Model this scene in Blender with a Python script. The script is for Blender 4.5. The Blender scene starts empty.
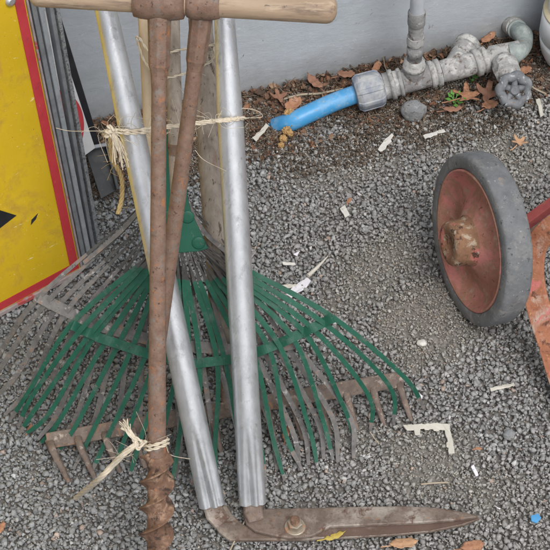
import bpy, math, random
import numpy as np
from mathutils import Vector as V, Matrix, noise
random.seed(7); rng = np.random.default_rng(7)
R = math.radians
S = bpy.context.scene
COL = S.collection

# ------------------------------------------------------------------ camera
PITCH = R(50); DIST = 2.3; F = 830*DIST; SZ = 550
CF = V((0, math.cos(PITCH), -math.sin(PITCH))); CR = V((1, 0, 0)); CU = V((0, math.sin(PITCH), math.cos(PITCH)))
CP = -CF*DIST
cam = bpy.data.cameras.new('camera'); co = bpy.data.objects.new('camera', cam); COL.objects.link(co)
co.location = CP; co.rotation_euler = (R(90)-PITCH, 0, 0)
cam.sensor_width = 36; cam.lens = 36*F/SZ; cam.clip_start = .05; cam.clip_end = 400
S.camera = co
def ray(x, y): return CF + CR*((x-275)/F) + CU*((275-y)/F)
def G(x, y, z=0.0):
    r = ray(x, y); return CP + r*((z-CP.z)/r.z)
def D(x, y, dep): return CP + ray(x, y)*dep
def PL(x, y, p, n):
    r = ray(x, y); return CP + r*((p-CP).dot(n)/r.dot(n))
def depth(p): return (p-CP).dot(CF)
def rad(p, px): return px*depth(p)/F
def onaxis(a, b, y):
    # point of the 3D line a-b that projects to image row y
    n = ray(0, y).cross(ray(550, y)); t = (CP-a).dot(n)/(b-a).dot(n); return a+(b-a)*t
def pix(p):
    q = p-CP; d = q.dot(CF); return 275+F*q.x/d, 275-F*q.dot(CU)/d

# wall frame
WA, WB = G(100, 124), G(500, 43)
WD = (WB-WA).normalized(); WN = V((WD.y, -WD.x, 0))      # WN points to the viewer side
def W(x, y, d): return PL(x, y, WA+WN*d, WN)
def dw(p): return (p-WA).dot(WN)

# ------------------------------------------------------------------ materials
def nodes(name):
    m = bpy.data.materials.new(name); m.use_nodes = True
    nt = m.node_tree; b = nt.nodes['Principled BSDF']; return m, nt, b
def nz(nt, vec, scale, detail=5, rough=.55, dist=0):
    n = nt.nodes.new('ShaderNodeTexNoise'); n.inputs['Scale'].default_value = scale
    n.inputs['Detail'].default_value = detail; n.inputs['Roughness'].default_value = rough
    n.inputs['Distortion'].default_value = dist
    if vec: nt.links.new(vec, n.inputs['Vector'])
    return n.outputs['Fac']
def ramp(nt, fac, stops):
    r = nt.nodes.new('ShaderNodeValToRGB'); e = r.color_ramp.elements
    while len(e) < len(stops): e.new(.5)
    for el, (p, c) in zip(e, stops): el.position = p; el.color = (*c, 1) if len(c) == 3 else c
    nt.links.new(fac, r.inputs['Fac']); return r.outputs['Color']
def mixc(nt, fac, a, b):
    m = nt.nodes.new('ShaderNodeMix'); m.data_type = 'RGBA'
    for k, s in ((0, fac), (6, a), (7, b)):
        if isinstance(s, (tuple, list)): m.inputs[k].default_value = (*s, 1)
        elif isinstance(s, (int, float)): m.inputs[k].default_value = s
        else: nt.links.new(s, m.inputs[k])
    return m.outputs[2]
def mapr(nt, fac, a, b, c=0., d=1.):
    m = nt.nodes.new('ShaderNodeMapRange'); nt.links.new(fac, m.inputs[0])
    for i, v in enumerate((a, b, c, d)): m.inputs[i+1].default_value = v
    return m.outputs[0]
def bump(nt, b, h, strength, dist, prev=None):
    n = nt.nodes.new('ShaderNodeBump'); n.inputs['Strength'].default_value = strength; n.inputs['Distance'].default_value = dist
    nt.links.new(h, n.inputs['Height'])
    if prev: nt.links.new(prev, n.inputs['Normal'])
    nt.links.new(n.outputs[0], b.inputs['Normal']); return n.outputs[0]
def pmat(name, c0, c1, scale=20, over=(), rough=.6, metal=0., bscale=200, bs=.4, bd=.001, stretch=(1, 1, 1), spec=None, rvar=.12, attr=None):
    """base colours c0..c1 by noise; over = [(colour, scale, lo, hi, rough, metal, stretch)] patches laid over it"""
    m, nt, b = nodes(name)
    tc = nt.nodes.new('ShaderNodeTexCoord').outputs['Object']
    def mp(s):
        n = nt.nodes.new('ShaderNodeMapping'); n.inputs['Scale'].default_value = s; nt.links.new(tc, n.inputs[0]); return n.outputs[0]
    v = mp(stretch)
    col = ramp(nt, nz(nt, v, scale, 8, .65), [(.3, c0), (.7, c1)])
    if attr:
        a = nt.nodes.new('ShaderNodeAttribute'); a.attribute_name = attr
        col = mixc(nt, .8, col, a.outputs['Color'])
    rg = mapr(nt, nz(nt, v, scale*2.3, 4), .3, .7, rough-rvar, rough+rvar); mt = None
    mval = metal
    for i, o in enumerate(over):
        c, sc, lo, hi = o[:4]; orr = o[4] if len(o) > 4 else rough; om = o[5] if len(o) > 5 else 0.; st = o[6] if len(o) > 6 else (1, 1, 1)
        fac = mapr(nt, nz(nt, mp(st), sc, 9, .68, .3), lo, hi)
        col = mixc(nt, fac, col, c)
        x = nt.nodes.new('ShaderNodeMix'); nt.links.new(fac, x.inputs[0]); nt.links.new(rg, x.inputs[2]); x.inputs[3].default_value = orr; rg = x.outputs[0]
        y = nt.nodes.new('ShaderNodeMix'); nt.links.new(fac, y.inputs[0]); y.inputs[3].default_value = om
        if mt: nt.links.new(mt, y.inputs[2])
        else: y.inputs[2].default_value = metal
        mt = y.outputs[0]
    nt.links.new(col, b.inputs['Base Color']); nt.links.new(rg, b.inputs['Roughness'])
    if mt: nt.links.new(mt, b.inputs['Metallic'])
    else: b.inputs['Metallic'].default_value = metal
    if spec is not None: b.inputs['Specular IOR Level'].default_value = spec
    if bs: bump(nt, b, nz(nt, v, bscale, 7, .7), bs, bd)
    return m

M = {}
M['yellow'] = pmat('sign_yellow', (.60, .40, .012), (.68, .46, .018), 12, [((.50, .31, .03), 24, .54, .68, .75), ((.56, .34, .03), 60, .56, .66, .7, 0, (1, 1, .35)), ((.82, .70, .34), 90, .665, .68, .7, 0, (.35, .35, 1.2)), ((.80, .66, .26), 320, .645, .67, .7), ((.08, .06, .04), 300, .665, .685, .8)], rough=.5, bs=.15)
M['red'] = pmat('sign_red', (.46, .035, .045), (.54, .055, .065), 20, [((.60, .20, .18), 130, .62, .66, .7, 0, (1, 1, .3)), ((.10, .04, .04), 300, .66, .69, .8), ((.62, .30, .05), 90, .66, .70, .6, 0, (1, 1, .15)), ((.30, .04, .05), 30, .55, .7)], rough=.5, bs=.15)
M['sign_white'] = pmat('sign_white', (.55, .56, .57), (.68, .69, .70), 30, [((.3, .3, .3), 120, .64, .72)], rough=.5)
M['black_paint'] = pmat('black_paint', (.012, .013, .016), (.03, .03, .035), 30, rough=.5)
M['frame_grey'] = pmat('sign_frame_grey_steel', (.17, .182, .195), (.29, .31, .33), 60, [((.32, .34, .37), 180, .62, .70, .5, .2), ((.10, .055, .04), 90, .68, .74, .9)], rough=.5, metal=.2, bs=.3)
M['frame_light'] = pmat('sign_frame_light_steel', (.28, .305, .33), (.42, .45, .48), 60, [((.18, .18, .19), 160, .58, .68), ((.15, .09, .07), 120, .66, .72, .9)], rough=.5, metal=.2, bs=.3)
M['frame_dark'] = pmat('sign_frame_dark_steel', (.03, .033, .036), (.065, .07, .075), 25, [((.16, .16, .16), 120, .6, .72)], rough=.55, metal=.1)
M['frame_galv'] = pmat('sign_frame_galvanised', (.22, .235, .25), (.44, .46, .48), 300, [((.10, .105, .11), 260, .52, .6, .6)], rough=.5, metal=.3)
M['rim'] = pmat('sign_rim', (.27, .22, .22), (.42, .36, .35), 60, [((.45, .08, .08), 50, .55, .62)], rough=.6)
M['alu'] = pmat('aluminium_tube', (.60, .62, .65), (.78, .80, .83), 60, [((.42, .43, .44), 90, .54, .68, .5, .7, (1, 1, .3)), ((.30, .29, .27), 400, .64, .70, .8, .1), ((.86, .87, .88), 300, .60, .66, .3, 1, (1, 1, .05))], rough=.37, metal=.80, bscale=220, bs=.35, bd=.0006, rvar=.10, stretch=(1, 1, .18))
M['rust_shaft'] = pmat('rusty_auger_shaft', (.15, .088, .062), (.265, .175, .13), 90, [((.36, .15, .06), 110, .56, .68, .9), ((.23, .20, .175), 60, .53, .66, .6, .3), ((.06, .035, .028), 260, .58, .68, .9), ((.30, .24, .20), 420, .63, .70, .9)], rough=.66, metal=.15, bscale=500, bs=.5)
M['rust_screw'] = pmat('rusty_auger_screw', (.11, .058, .036), (.25, .145, .095), 70, [((.40, .27, .18), 70, .52, .66, .8), ((.05, .03, .022), 90, .50, .62, .9), ((.40, .17, .07), 200, .60, .70, .9)], rough=.75, metal=.1, bscale=400, bs=.6)
M['rust_blade'] = pmat('rusty_shear_blade', (.12, .085, .066), (.25, .195, .16), 60, [((.38, .335, .29), 26, .50, .64, .55, .35), ((.11, .065, .045), 70, .54, .64, .85), ((.34, .15, .07), 160, .62, .68, .9), ((.08, .05, .04), 380, .6, .66, .9)], rough=.6, metal=.25, bscale=350, bs=.45)
M['rust_rake'] = pmat('rusty_rake_iron', (.12, .092, .076), (.24, .19, .16), 90, [((.32, .17, .10), 110, .56, .66, .9), ((.40, .34, .29), 120, .57, .66), ((.08, .05, .04), 280, .59, .66)], rough=.85, metal=.05, bscale=350, bs=.5)
M['rust_blade_dark'] = pmat('dark_rusty_blade_edge', (.075, .045, .033), (.14, .09, .068), 25, [((.22, .18, .15), 40, .58, .7)], rough=.7, bscale=350, bs=.45)
M['bolt'] = pmat('shear_bolt', (.32, .27, .2), (.45, .4, .33), 80, [((.36, .14, .05), 90, .5, .62, .9, 0)], rough=.5, metal=.6)
M['wood_handle'] = pmat('worn_wood_handle', (.29, .205, .135), (.44, .33, .23), 70, [((.20, .145, .11), 110, .52, .66, .8, 0, (.10, 1, 1)), ((.13, .10, .08), 90, .62, .68, .8), ((.56, .45, .32), 50, .6, .7, .8, 0, (.2, 1, 1))], rough=.6, stretch=(.12, 1, 1), bscale=300, bs=.3)
M['wood_grey'] = pmat('weathered_grey_wood', (.23, .19, .155), (.42, .365, .31), 110, [((.12, .09, .07), 200, .57, .66, .9, 0, (1, 1, .25)), ((.10, .08, .065), 60, .63, .68, .9, 0, (1, 1, .04)), ((.24, .13, .08), 60, .62, .72, .9, 0, (1, 1, .1))], rough=.85, stretch=(1, 1, .07), bscale=260, bs=.6)
M['wood_pale'] = pmat('pale_cane', (.46, .36, .24), (.62, .50, .36), 40, [((.3, .2, .12), 60, .6, .7)], rough=.6, stretch=(1, 1, .1))
M['green'] = pmat('green_painted_tine', (.007, .070, .043), (.015, .108, .068), 50, [((.07, .12, .095), 60, .54, .70, .8), ((.14, .13, .11), 200, .62, .67, .9), ((.04, .055, .045), 240, .60, .66, .9)], rough=.62, bscale=300, bs=.3, spec=.35)
M['green_plate'] = pmat('green_painted_plate', (.008, .085, .052), (.014, .112, .072), 30, [((.12, .14, .12), 200, .64, .69, .85)], rough=.5, bscale=200, bs=.15)
M['tine_grey'] = pmat('bare_grey_tine', (.105, .10, .096), (.20, .194, .188), 90, [((.24, .16, .115), 90, .55, .66, .9), ((.38, .37, .36), 120, .58, .66), ((.07, .06, .055), 200, .60, .66, .9)], rough=.75, metal=.1, bscale=300, bs=.5)
M['tine_dark'] = pmat('dark_tine_root', (.035, .035, .032), (.09, .086, .08), 40, rough=.6, metal=.3)
M['tyre'] = pmat('old_grey_rubber', (.115, .120, .126), (.19, .197, .205), 60, [((.27, .262, .25), 45, .52, .72, .95), ((.34, .34, .33), 260, .61, .67, .95), ((.05, .05, .053), 120, .59, .67), ((.26, .22, .18), 90, .62, .7)], rough=.9, bscale=160, bs=.6, bd=.0015)
M['rim_red'] = pmat('rusty_red_rim', (.31, .135, .095), (.46, .22, .165), 70, [((.30, .20, .13), 26, .46, .60, .95), ((.56, .21, .19), 24, .48, .60, .6), ((.44, .33, .25), 60, .56, .66, .95), ((.13, .07, .045), 150, .60, .68), ((.48, .30, .22), 320, .62, .68)], rough=.85, bscale=200, bs=.8, bd=.002)
M['hub_red'] = pmat('rusty_hub', (.20, .105, .06), (.34, .19, .11), 70, [((.60, .18, .16), 26, .53, .62, .6), ((.46, .38, .29), 80, .54, .62, .9), ((.08, .045, .03), 100, .55, .62), ((.06, .035, .025), 300, .6, .66)], rough=.85, bscale=200, bs=.9, bd=.002)
M['fork'] = pmat('rusty_red_fork', (.28, .10, .05), (.42, .18, .10), 90, [((.45, .34, .28), 34, .52, .62, .85), ((.50, .15, .13), 40, .58, .64, .6), ((.13, .055, .035), 120, .56, .64), ((.5, .27, .13), 260, .60, .66)], rough=.8, bscale=220, bs=.7, bd=.0015)
M['brace_red'] = pmat('dull_red_brace', (.26, .05, .05), (.40, .10, .09), 30, [((.28, .12, .08), 50, .55, .65)], rough=.7)
M['blue_pipe'] = pmat('blue_polyethylene', (.05, .27, .56), (.08, .36, .66), 14, [((.20, .40, .62), 40, .50, .66, .7), ((.34, .36, .37), 200, .58, .66, .9), ((.16, .15, .14), 90, .66, .70, .9), ((.20, .22, .26), 30, .62, .75, .9)], rough=.42, bscale=120, bs=.15)
M['fit_blue'] = pmat('dusty_blue_grey_fitting', (.16, .19, .25), (.27, .30, .36), 40, [((.42, .43, .43), 30, .46, .62, .9), ((.2, .16, .12), 90, .62, .7, .9)], rough=.6)
M['fit_grey'] = pmat('grey_pipe_fitting', (.24, .24, .235), (.38, .38, .375), 90, [((.54, .54, .52), 50, .50, .60, .85), ((.14, .10, .08), 120, .55, .64, .95)], rough=.75, bscale=260, bs=.6, bd=.002)
M['fit_dark'] = pmat('dull_galvanised_fitting', (.19, .19, .19), (.31, .31, .31), 90, [((.46, .46, .45), 90, .55, .65, .85), ((.13, .09, .07), 120, .56, .65, .9)], rough=.7, bscale=260, bs=.6, bd=.002)
M['fit_pale'] = pmat('pale_scaled_fitting', (.36, .36, .35), (.52, .52, .51), 90, [((.24, .23, .21), 90, .50, .62, .9), ((.15, .11, .08), 200, .60, .67), ((.62, .62, .60), 60, .58, .66)], rough=.75, bscale=260, bs=.6, bd=.002)
M['brass_green'] = pmat('verdigris_brass', (.19, .23, .225), (.38, .415, .40), 90, [((.40, .24, .12), 35, .62, .7, .7, .3), ((.5, .52, .50), 60, .6, .7)], rough=.7, bs=.5)
M['handwheel'] = pmat('grey_handwheel', (.10, .11, .12), (.22, .23, .245), 90, [((.45, .45, .45), 140, .56, .64, .9), ((.2, .13, .09), 80, .62, .7)], rough=.7)
M['pvc'] = pmat('white_pvc', (.76, .77, .79), (.82, .83, .84), 10, [((.45, .43, .38), 50, .62, .75, .6)], rough=.35, bs=.05)
M['riser'] = pmat('pale_grey_riser', (.42, .45, .49), (.52, .55, .58), 40, rough=.45)
M['pvc_ring'] = pmat('yellowed_glue_ring', (.50, .42, .26), (.62, .55, .4), 40, rough=.5)
M['twine'] = pmat('sisal_twine', (.54, .46, .35), (.74, .67, .54), 120, [((.36, .26, .14), 120, .62, .72)], rough=.85, bscale=900, bs=.5)
M['twine_gold'] = pmat('golden_twine', (.36, .25, .10), (.55, .42, .20), 120, rough=.85, bscale=900, bs=.5)
M['plastic_white'] = pmat('dirty_white_plastic', (.52, .50, .46), (.66, .65, .61), 80, [((.33, .28, .22), 120, .58, .7)], rough=.6)
M['plastic_cream'] = pmat('cream_plastic', (.50, .48, .42), (.64, .61, .54), 80, [((.4, .34, .26), 160, .6, .7)], rough=.6)
M['tag_white'] = pmat('white_tag', (.66, .65, .72), (.78, .77, .80), 90, [((.45, .36, .55), 260, .6, .66)], rough=.5)
M['blue_bit'] = pmat('blue_plastic_chip', (.06, .28, .58), (.1, .36, .66), 60, rough=.5)
M['twig'] = pmat('dry_twig', (.30, .25, .18), (.46, .40, .31), 90, rough=.85)
M['stone'] = pmat('smooth_grey_stone', (.24, .25, .26), (.34, .35, .355), 70, [((.42, .42, .41), 160, .54, .64), ((.15, .14, .13), 260, .56, .64), ((.17, .14, .11), 60, .56, .66)], rough=.9, bscale=260, bs=1, bd=.003)
M['leaf_orange'] = pmat('orange_brown_dry_leaf', (.30, .14, .075), (.46, .24, .14), 110, [((.17, .085, .055), 140, .54, .64), ((.50, .36, .25), 120, .6, .68)], rough=.7)
M['leaf_brown'] = pmat('brown_dry_leaf', (.20, .10, .065), (.33, .17, .11), 60, [((.38, .26, .17), 90, .6, .7)], rough=.75)
M['leaf_tan'] = pmat('tan_dry_leaf', (.44, .24, .13), (.55, .36, .22), 60, [((.25, .13, .08), 90, .58, .68)], rough=.75)
M['leaf_yellow'] = pmat('yellow_dry_leaf', (.48, .34, .06), (.42, .36, .10), 60, rough=.7)
M['leaf_green'] = pmat('green_seedling_leaf', (.08, .22, .04), (.13, .32, .06), 60, rough=.5)
M['yellow_flake'] = pmat('crumbly_amber_clod', (.34, .19, .07), (.50, .33, .15), 140, [((.12, .07, .04), 160, .55, .65)], rough=.9)

def wall_mat():
    m, nt, b = nodes('pale_blue_grey_wall_paint')
    tc = nt.nodes.new('ShaderNodeTexCoord').outputs['Object']
    col = ramp(nt, nz(nt, tc, 3, 6), [(.3, (.43, .475, .52)), (.7, (.475, .515, .555))])
    col = mixc(nt, mapr(nt, nz(nt, tc, 60, 9, .7, .4), .645, .675), col, (.60, .62, .64))
    col = mixc(nt, mapr(nt, nz(nt, tc, 170, 5, .6), .735, .75), col, (.13, .13, .13))
    sep = nt.nodes.new('ShaderNodeSeparateXYZ'); nt.links.new(tc, sep.inputs[0])
    a = nt.nodes.new('ShaderNodeMath'); a.operation = 'MULTIPLY_ADD'; nt.links.new(nz(nt, tc, 25, 7, .7), a.inputs[0]); a.inputs[1].default_value = .09; nt.links.new(sep.outputs['Z'], a.inputs[2])
    col = mixc(nt, mapr(nt, a.outputs[0], .095, .035, 0, .85), col, (.24, .225, .21))    # splash dirt at the foot
    nt.links.new(col, b.inputs['Base Color']); b.inputs['Roughness'].default_value = .55
    mp = nt.nodes.new('ShaderNodeMapping'); mp.inputs['Scale'].default_value = (1, 1, 2.0); nt.links.new(tc, mp.inputs[0])
    col = mixc(nt, mapr(nt, nz(nt, mp.outputs[0], 30, 9, .72, .5), .50, .70, 0, .28), col, (.31, .335, .365))
    col = mixc(nt, mapr(nt, nz(nt, mp.outputs[0], 75, 8, .7, .6), .62, .66, 0, .8), col, (.56, .585, .61))
    col = mixc(nt, mapr(nt, nz(nt, tc, 110, 6, .7, .6), .675, .69), col, (.20, .17, .15))
    col = mixc(nt, mapr(nt, nz(nt, mp.outputs[0], 9, 8, .7, .3), .48, .64, 0, .35), col, (.36, .385, .41))
    nt.links.new(col, b.inputs['Base Color'])
    n1 = bump(nt, b, nz(nt, mp.outputs[0], 14, 7, .6), .28, .005); n2 = bump(nt, b, nz(nt, tc, 120, 6, .65), .32, .0014, n1); bump(nt, b, nz(nt, tc, 420, 5, .6), .4, .0008, n2)
    return m
M['wall'] = wall_mat()
def soil_mat():
    m, nt, b = nodes('gravelly_soil')
    tc = nt.nodes.new('ShaderNodeTexCoord').outputs['Object']
    col = ramp(nt, nz(nt, tc, 90, 10, .7), [(.3, (.17, .148, .125)), (.7, (.34, .31, .27))])
    v = nt.nodes.new('ShaderNodeTexVoronoi'); v.inputs['Scale'].default_value = 170; nt.links.new(tc, v.inputs['Vector'])
    bw = nt.nodes.new('ShaderNodeSeparateColor'); nt.links.new(v.outputs['Color'], bw.inputs[0])
    col2 = ramp(nt, bw.outputs[0], [(0, (.15, .145, .14)), (1, (.33, .32, .305))])
    col = mixc(nt, .5, col, col2)
    nt.links.new(col, b.inputs['Base Color']); b.inputs['Roughness'].default_value = .95
    n1 = bump(nt, b, v.outputs['Distance'], .6, -.004); bump(nt, b, nz(nt, tc, 600, 6, .7), .7, .002, n1)
    return m
M['soil'] = soil_mat()
def attr_mat(name, rough=.85, bsc=900, amount=.45):
    m, nt, b = nodes(name)
    tc = nt.nodes.new('ShaderNodeTexCoord').outputs['Object']
    a = nt.nodes.new('ShaderNodeAttribute'); a.attribute_name = 'tint'
    n = ramp(nt, nz(nt, tc, 450, 8, .7), [(.3, (.62, .62, .62)), (.7, (1.25, 1.24, 1.22))])
    mx = nt.nodes.new('ShaderNodeMix'); mx.data_type = 'RGBA'; mx.blend_type = 'MULTIPLY'; mx.inputs[0].default_value = 1
    nt.links.new(a.outputs['Color'], mx.inputs[6]); nt.links.new(n, mx.inputs[7])
    nt.links.new(mx.outputs[2], b.inputs['Base Color']); b.inputs['Roughness'].default_value = rough
    bump(nt, b, nz(nt, tc, bsc, 6, .7), amount, .0006)
    return m
M['gravel'] = attr_mat('crushed_grey_stone', .95)
M['gravel'].node_tree.nodes['Principled BSDF'].inputs['Specular IOR Level'].default_value = .2
M['litter'] = attr_mat('mixed_dry_litter', .8)

# ------------------------------------------------------------------ mesh builder
class MB:
    def __init__(s): s.v = []; s.f = []; s.sm = []; s.mi = []
    def add(s, vs, fs, smooth=False, mi=0):
        o = len(s.v); s.v += [tuple(v) for v in vs]
        for i, f in enumerate(fs):
            s.f.append(tuple(a+o for a in f)); s.sm.append(smooth); s.mi.append(mi[i] if isinstance(mi, list) else mi)
        return s
    def sweep(s, pts, prof, ref=None, smooth=True, caps=True, mi=0, mfun=None):
        """prof(t,i)-> list of (a,b) offsets in the section frame"""
        pts = [V(p) for p in pts]; n = len(pts)
        T = [((pts[min(i+1, n-1)]-pts[max(i-1, 0)]).normalized()) for i in range(n)]
        up = V(ref) if ref is not None else (V((0, 0, 1)) if abs(T[0].z) < .9 else V((1, 0, 0)))
        vs = []; k = 0; x = None
        for i in range(n):
            if ref is None and x is not None: x = (x-T[i]*x.dot(T[i])).normalized()
            else: x = T[i].cross(up).normalized()
            y = x.cross(T[i]).normalized()
            sec = prof(i/(n-1), i); k = len(sec)
            vs += [pts[i]+x*a+y*b for a, b in sec]
        fs = []; mm = []
        for i in range(n-1):
            for j in range(k):
                fs.append((i*k+j, i*k+(j+1) % k, (i+1)*k+(j+1) % k, (i+1)*k+j)); mm.append(mfun((i+.5)/(n-1)) if mfun else mi)
        s.add(vs, fs, smooth, mm)
        if caps:
            s.add(vs[:k], [tuple(range(k-1, -1, -1))], False, mfun(0) if mfun else mi); s.add(vs[-k:], [tuple(range(k))], False, mfun(1) if mfun else mi)
        return s
    def tube(s, pts, r, n=12, **kw):
        rr = r if isinstance(r, (list, tuple)) else [r]*len(pts)
        return s.sweep(pts, lambda t, i: [(rr[i]*math.cos(2*math.pi*j/n), rr[i]*math.sin(2*math.pi*j/n)) for j in range(n)], **kw)
    def bar(s, a, b, w, h, ref): return s.sweep([a, b], lambda t, i: [(-w/2, -h/2), (w/2, -h/2), (w/2, h/2), (-w/2, h/2)], ref=ref, smooth=False)
    def strip(s, pts, w, h, ref, **kw):
        ww = w if callable(w) else (lambda t: w)
        return s.sweep(pts, lambda t, i: [(-ww(t)/2, -h/2), (ww(t)/2, -h/2), (ww(t)/2, h/2), (-ww(t)/2, h/2)], ref=ref, smooth=False, **kw)
    def lathe(s, base, axis, prof, n=32, smooth=True, wob=None, caps=True):
        """prof: list of (distance along axis, radius)"""
        ax = V(axis).normalized(); x = ax.orthogonal().normalized(); y = ax.cross(x); vs = []
        for i, (h, r) in enumerate(prof):
            for j in range(n):
                a = 2*math.pi*j/n; q = r*(wob(a, i) if wob else 1); vs.append(base+ax*h+x*(q*math.cos(a))+y*(q*math.sin(a)))
        fs = [(i*n+j, i*n+(j+1) % n, (i+1)*n+(j+1) % n, (i+1)*n+j) for i in range(len(prof)-1) for j in range(n)]
        s.add(vs, fs, smooth)
        if caps: s.add(vs[:n], [tuple(range(n-1, -1, -1))]); s.add(vs[-n:], [tuple(range(n))])
        return s
    def plate(s, pts, nrm, th):
        """polygon pts (front face), given thickness behind along -nrm"""
        pts = [V(p) for p in pts]; n = len(pts); q = [p-V(nrm)*th for p in pts]
        s.add(pts+q, [tuple(range(n)), tuple(range(2*n-1, n-1, -1))]+[(i, i+n, (i+1) % n+n, (i+1) % n) for i in range(n)]); return s
    def build(s, name, mat, parent=None, loc=None, bevel=0, solid=0, seg=2):
        base = V((0, 0, 0))
        if parent is not None: base = wloc(parent)
        elif loc is not None: base = V(loc)
        me = bpy.data.meshes.new(name); me.from_pydata([tuple(V(v)-base) for v in s.v], [], s.f)
        for m in (mat if isinstance(mat, (list, tuple)) else [mat]): me.materials.append(m)
        me.polygons.foreach_set('use_smooth', s.sm); me.polygons.foreach_set('material_index', s.mi)
        me.validate(); me.update()
        o = bpy.data.objects.new(name, me); COL.objects.link(o)
        if parent is not None: o.parent = parent
        elif loc is not None: o.location = loc
        import bmesh
        bm = bmesh.new(); bm.from_mesh(me); bmesh.ops.recalc_face_normals(bm, faces=bm.faces); bm.to_mesh(me); bm.free()
        if solid: mo = o.modifiers.new('thick', 'SOLIDIFY'); mo.thickness = solid; mo.offset = 0
        if bevel:
            mo = o.modifiers.new('bevel', 'BEVEL'); mo.width = bevel; mo.segments = seg; mo.limit_method = 'ANGLE'; mo.angle_limit = R(40); mo.harden_normals = False
        return o
def wloc(o):
    p = V(o.location)
    while o.parent: o = o.parent; p += V(o.location)
    return p
def tag(o, label=None, cat=None, group=None, kind=None):
    if label: o['label'] = label
    if cat: o['category'] = cat
    if group: o['group'] = group
    if kind: o['kind'] = kind
    return o
def empty(name, loc, label, cat, group=None):
    o = bpy.data.objects.new(name, None); COL.objects.link(o); o.location = loc; o.empty_display_size = .05
    return tag(o, label, cat, group)
def catmull(pts, per=6):
    pts = [V(p) for p in pts]; P = [pts[0]*2-pts[1]]+pts+[pts[-1]*2-pts[-2]]; out = []
    for i in range(1, len(P)-2):
        for k in range(per):
            t = k/per; a, b, c, d = P[i-1], P[i], P[i+1], P[i+2]
            out.append(.5*((2*b)+(c-a)*t+(2*a-5*b+4*c-d)*t*t+(3*b-a-3*c+d)*t**3))
    out.append(pts[-1]); return out
def key(u, ks):
    for (a, p), (b, q) in zip(ks, ks[1:]):
        if u <= b: t = (u-a)/(b-a); return tuple(x+(y-x)*t for x, y in zip(p, q))
    return ks[-1][1]

# ------------------------------------------------------------------ ground
def hz(x, y):
    return .006*noise.noise(V((x*5, y*5, 1.3))) + .003*noise.noise(V((x*17, y*17, 4.1)))
def dirt(x, y):
    """1 where soil and dust cover the gravel"""
    p = V((x, y, 0)); d = dw(p); n = noise.noise(V((x*9, y*9, 7.7)))
    m = max(0., min(1., (.125+.05*n-d)/.05))
    for (px, py, r, s) in PATCH:
        q = G(px, py); e = math.hypot(x-q.x, (y-q.y))/(r/830); m = max(m, s*max(0., 1-(e+.55*noise.noise(V((x*22, y*22, px))))**2))
    return m
PATCH = [(360, 150, 55, .55), (385, 255, 42, .7), (428, 325, 62, 1.0), (425, 460, 50, .6), (300, 165, 40, .4), (500, 150, 60, .6), (420, 130, 50, .7), (360, 440, 30, .5), (490, 490, 40, .45), (350, 290, 40, .5)]
def make_ground():
    def ax(lo, hi, step, far):
        a = list(np.arange(lo, hi, step)); out = [-far, -far*.4, -far*.15, lo-.6, lo-.2]+a+[hi+.2, hi+.6, far*.15, far*.4, far]; return out
    xs = ax(-1.0, 1.0, .012, 30); ys = ax(-.9, .9, .012, 30)
    vs = [(x, y, hz(x, y) + (.007*dirt(x, y)-.004 if abs(x) < 1 and abs(y) < .9 else -.004)) for y in ys for x in xs]; nx = len(xs)
    fs = [(j*nx+i, j*nx+i+1, (j+1)*nx+i+1, (j+1)*nx+i) for j in range(len(ys)-1) for i in range(nx-1)]
    mb = MB(); mb.add(vs, fs, True); tag(mb.build('ground', M['soil']), kind='structure')
make_ground()

def scatter(name, protos, P, Sc, C, mat, squash=None, tilt=None):
    """one mesh of many small pieces: P positions, Sc sizes, C colours"""
    n = len(P); V_, F_, K_ = [], [], []; off = 0
    pid = rng.integers(0, len(protos), n)
    for k, (pv, pf) in enumerate(protos):
        idx = np.where(pid == k)[0]; m = len(idx)
        if not m: continue
        q = rng.normal(size=(m, 4))
        if tilt: th = rng.uniform(0, math.pi, m); tq = rng.normal(0, tilt/2, (m, 2)); q = np.stack([np.cos(th), tq[:, 0], tq[:, 1], np.sin(th)], 1)
        q /= np.linalg.norm(q, axis=1)[:, None]; w, x, y, z = q.T
        Rm = np.stack([1-2*(y*y+z*z), 2*(x*y-z*w), 2*(x*z+y*w), 2*(x*y+z*w), 1-2*(x*x+z*z), 2*(y*z-x*w), 2*(x*z-y*w), 2*(y*z+x*w), 1-2*(x*x+y*y)], 1).reshape(m, 3, 3)
        vv = np.einsum('mij,vj->mvi', Rm, pv)*Sc[idx][:, None, None]
        if squash is not None: vv[:, :, 2] *= squash
        vv += P[idx][:, None, :]
        V_.append(vv.reshape(-1, 3)); F_.append((pf[None]+(np.arange(m)*len(pv))[:, None, None]).reshape(-1, 3)+off); off += m*len(pv)
        K_.append(np.repeat(C[idx], len(pf)*3, 0))
    Vv = np.concatenate(V_); Ff = np.concatenate(F_); Kk = np.concatenate(K_)
    me = bpy.data.meshes.new(name); me.vertices.add(len(Vv)); me.vertices.foreach_set('co', Vv.astype(np.float32).ravel())
    me.loops.add(len(Ff)*3); me.loops.foreach_set('vertex_index', Ff.astype(np.int32).ravel())
    me.polygons.add(len(Ff)); me.polygons.foreach_set('loop_start', np.arange(0, len(Ff)*3, 3, dtype=np.int32)); me.polygons.foreach_set('loop_total', np.full(len(Ff), 3, np.int32))
    me.update(calc_edges=True)
    at = me.color_attributes.new('tint', 'FLOAT_COLOR', 'CORNER'); at.data.foreach_set('color', np.concatenate([Kk, np.ones((len(Kk), 1))], 1).astype(np.float32).ravel())
    me.materials.append(mat); o = bpy.data.objects.new(name, me); COL.objects.link(o); return o
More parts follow.
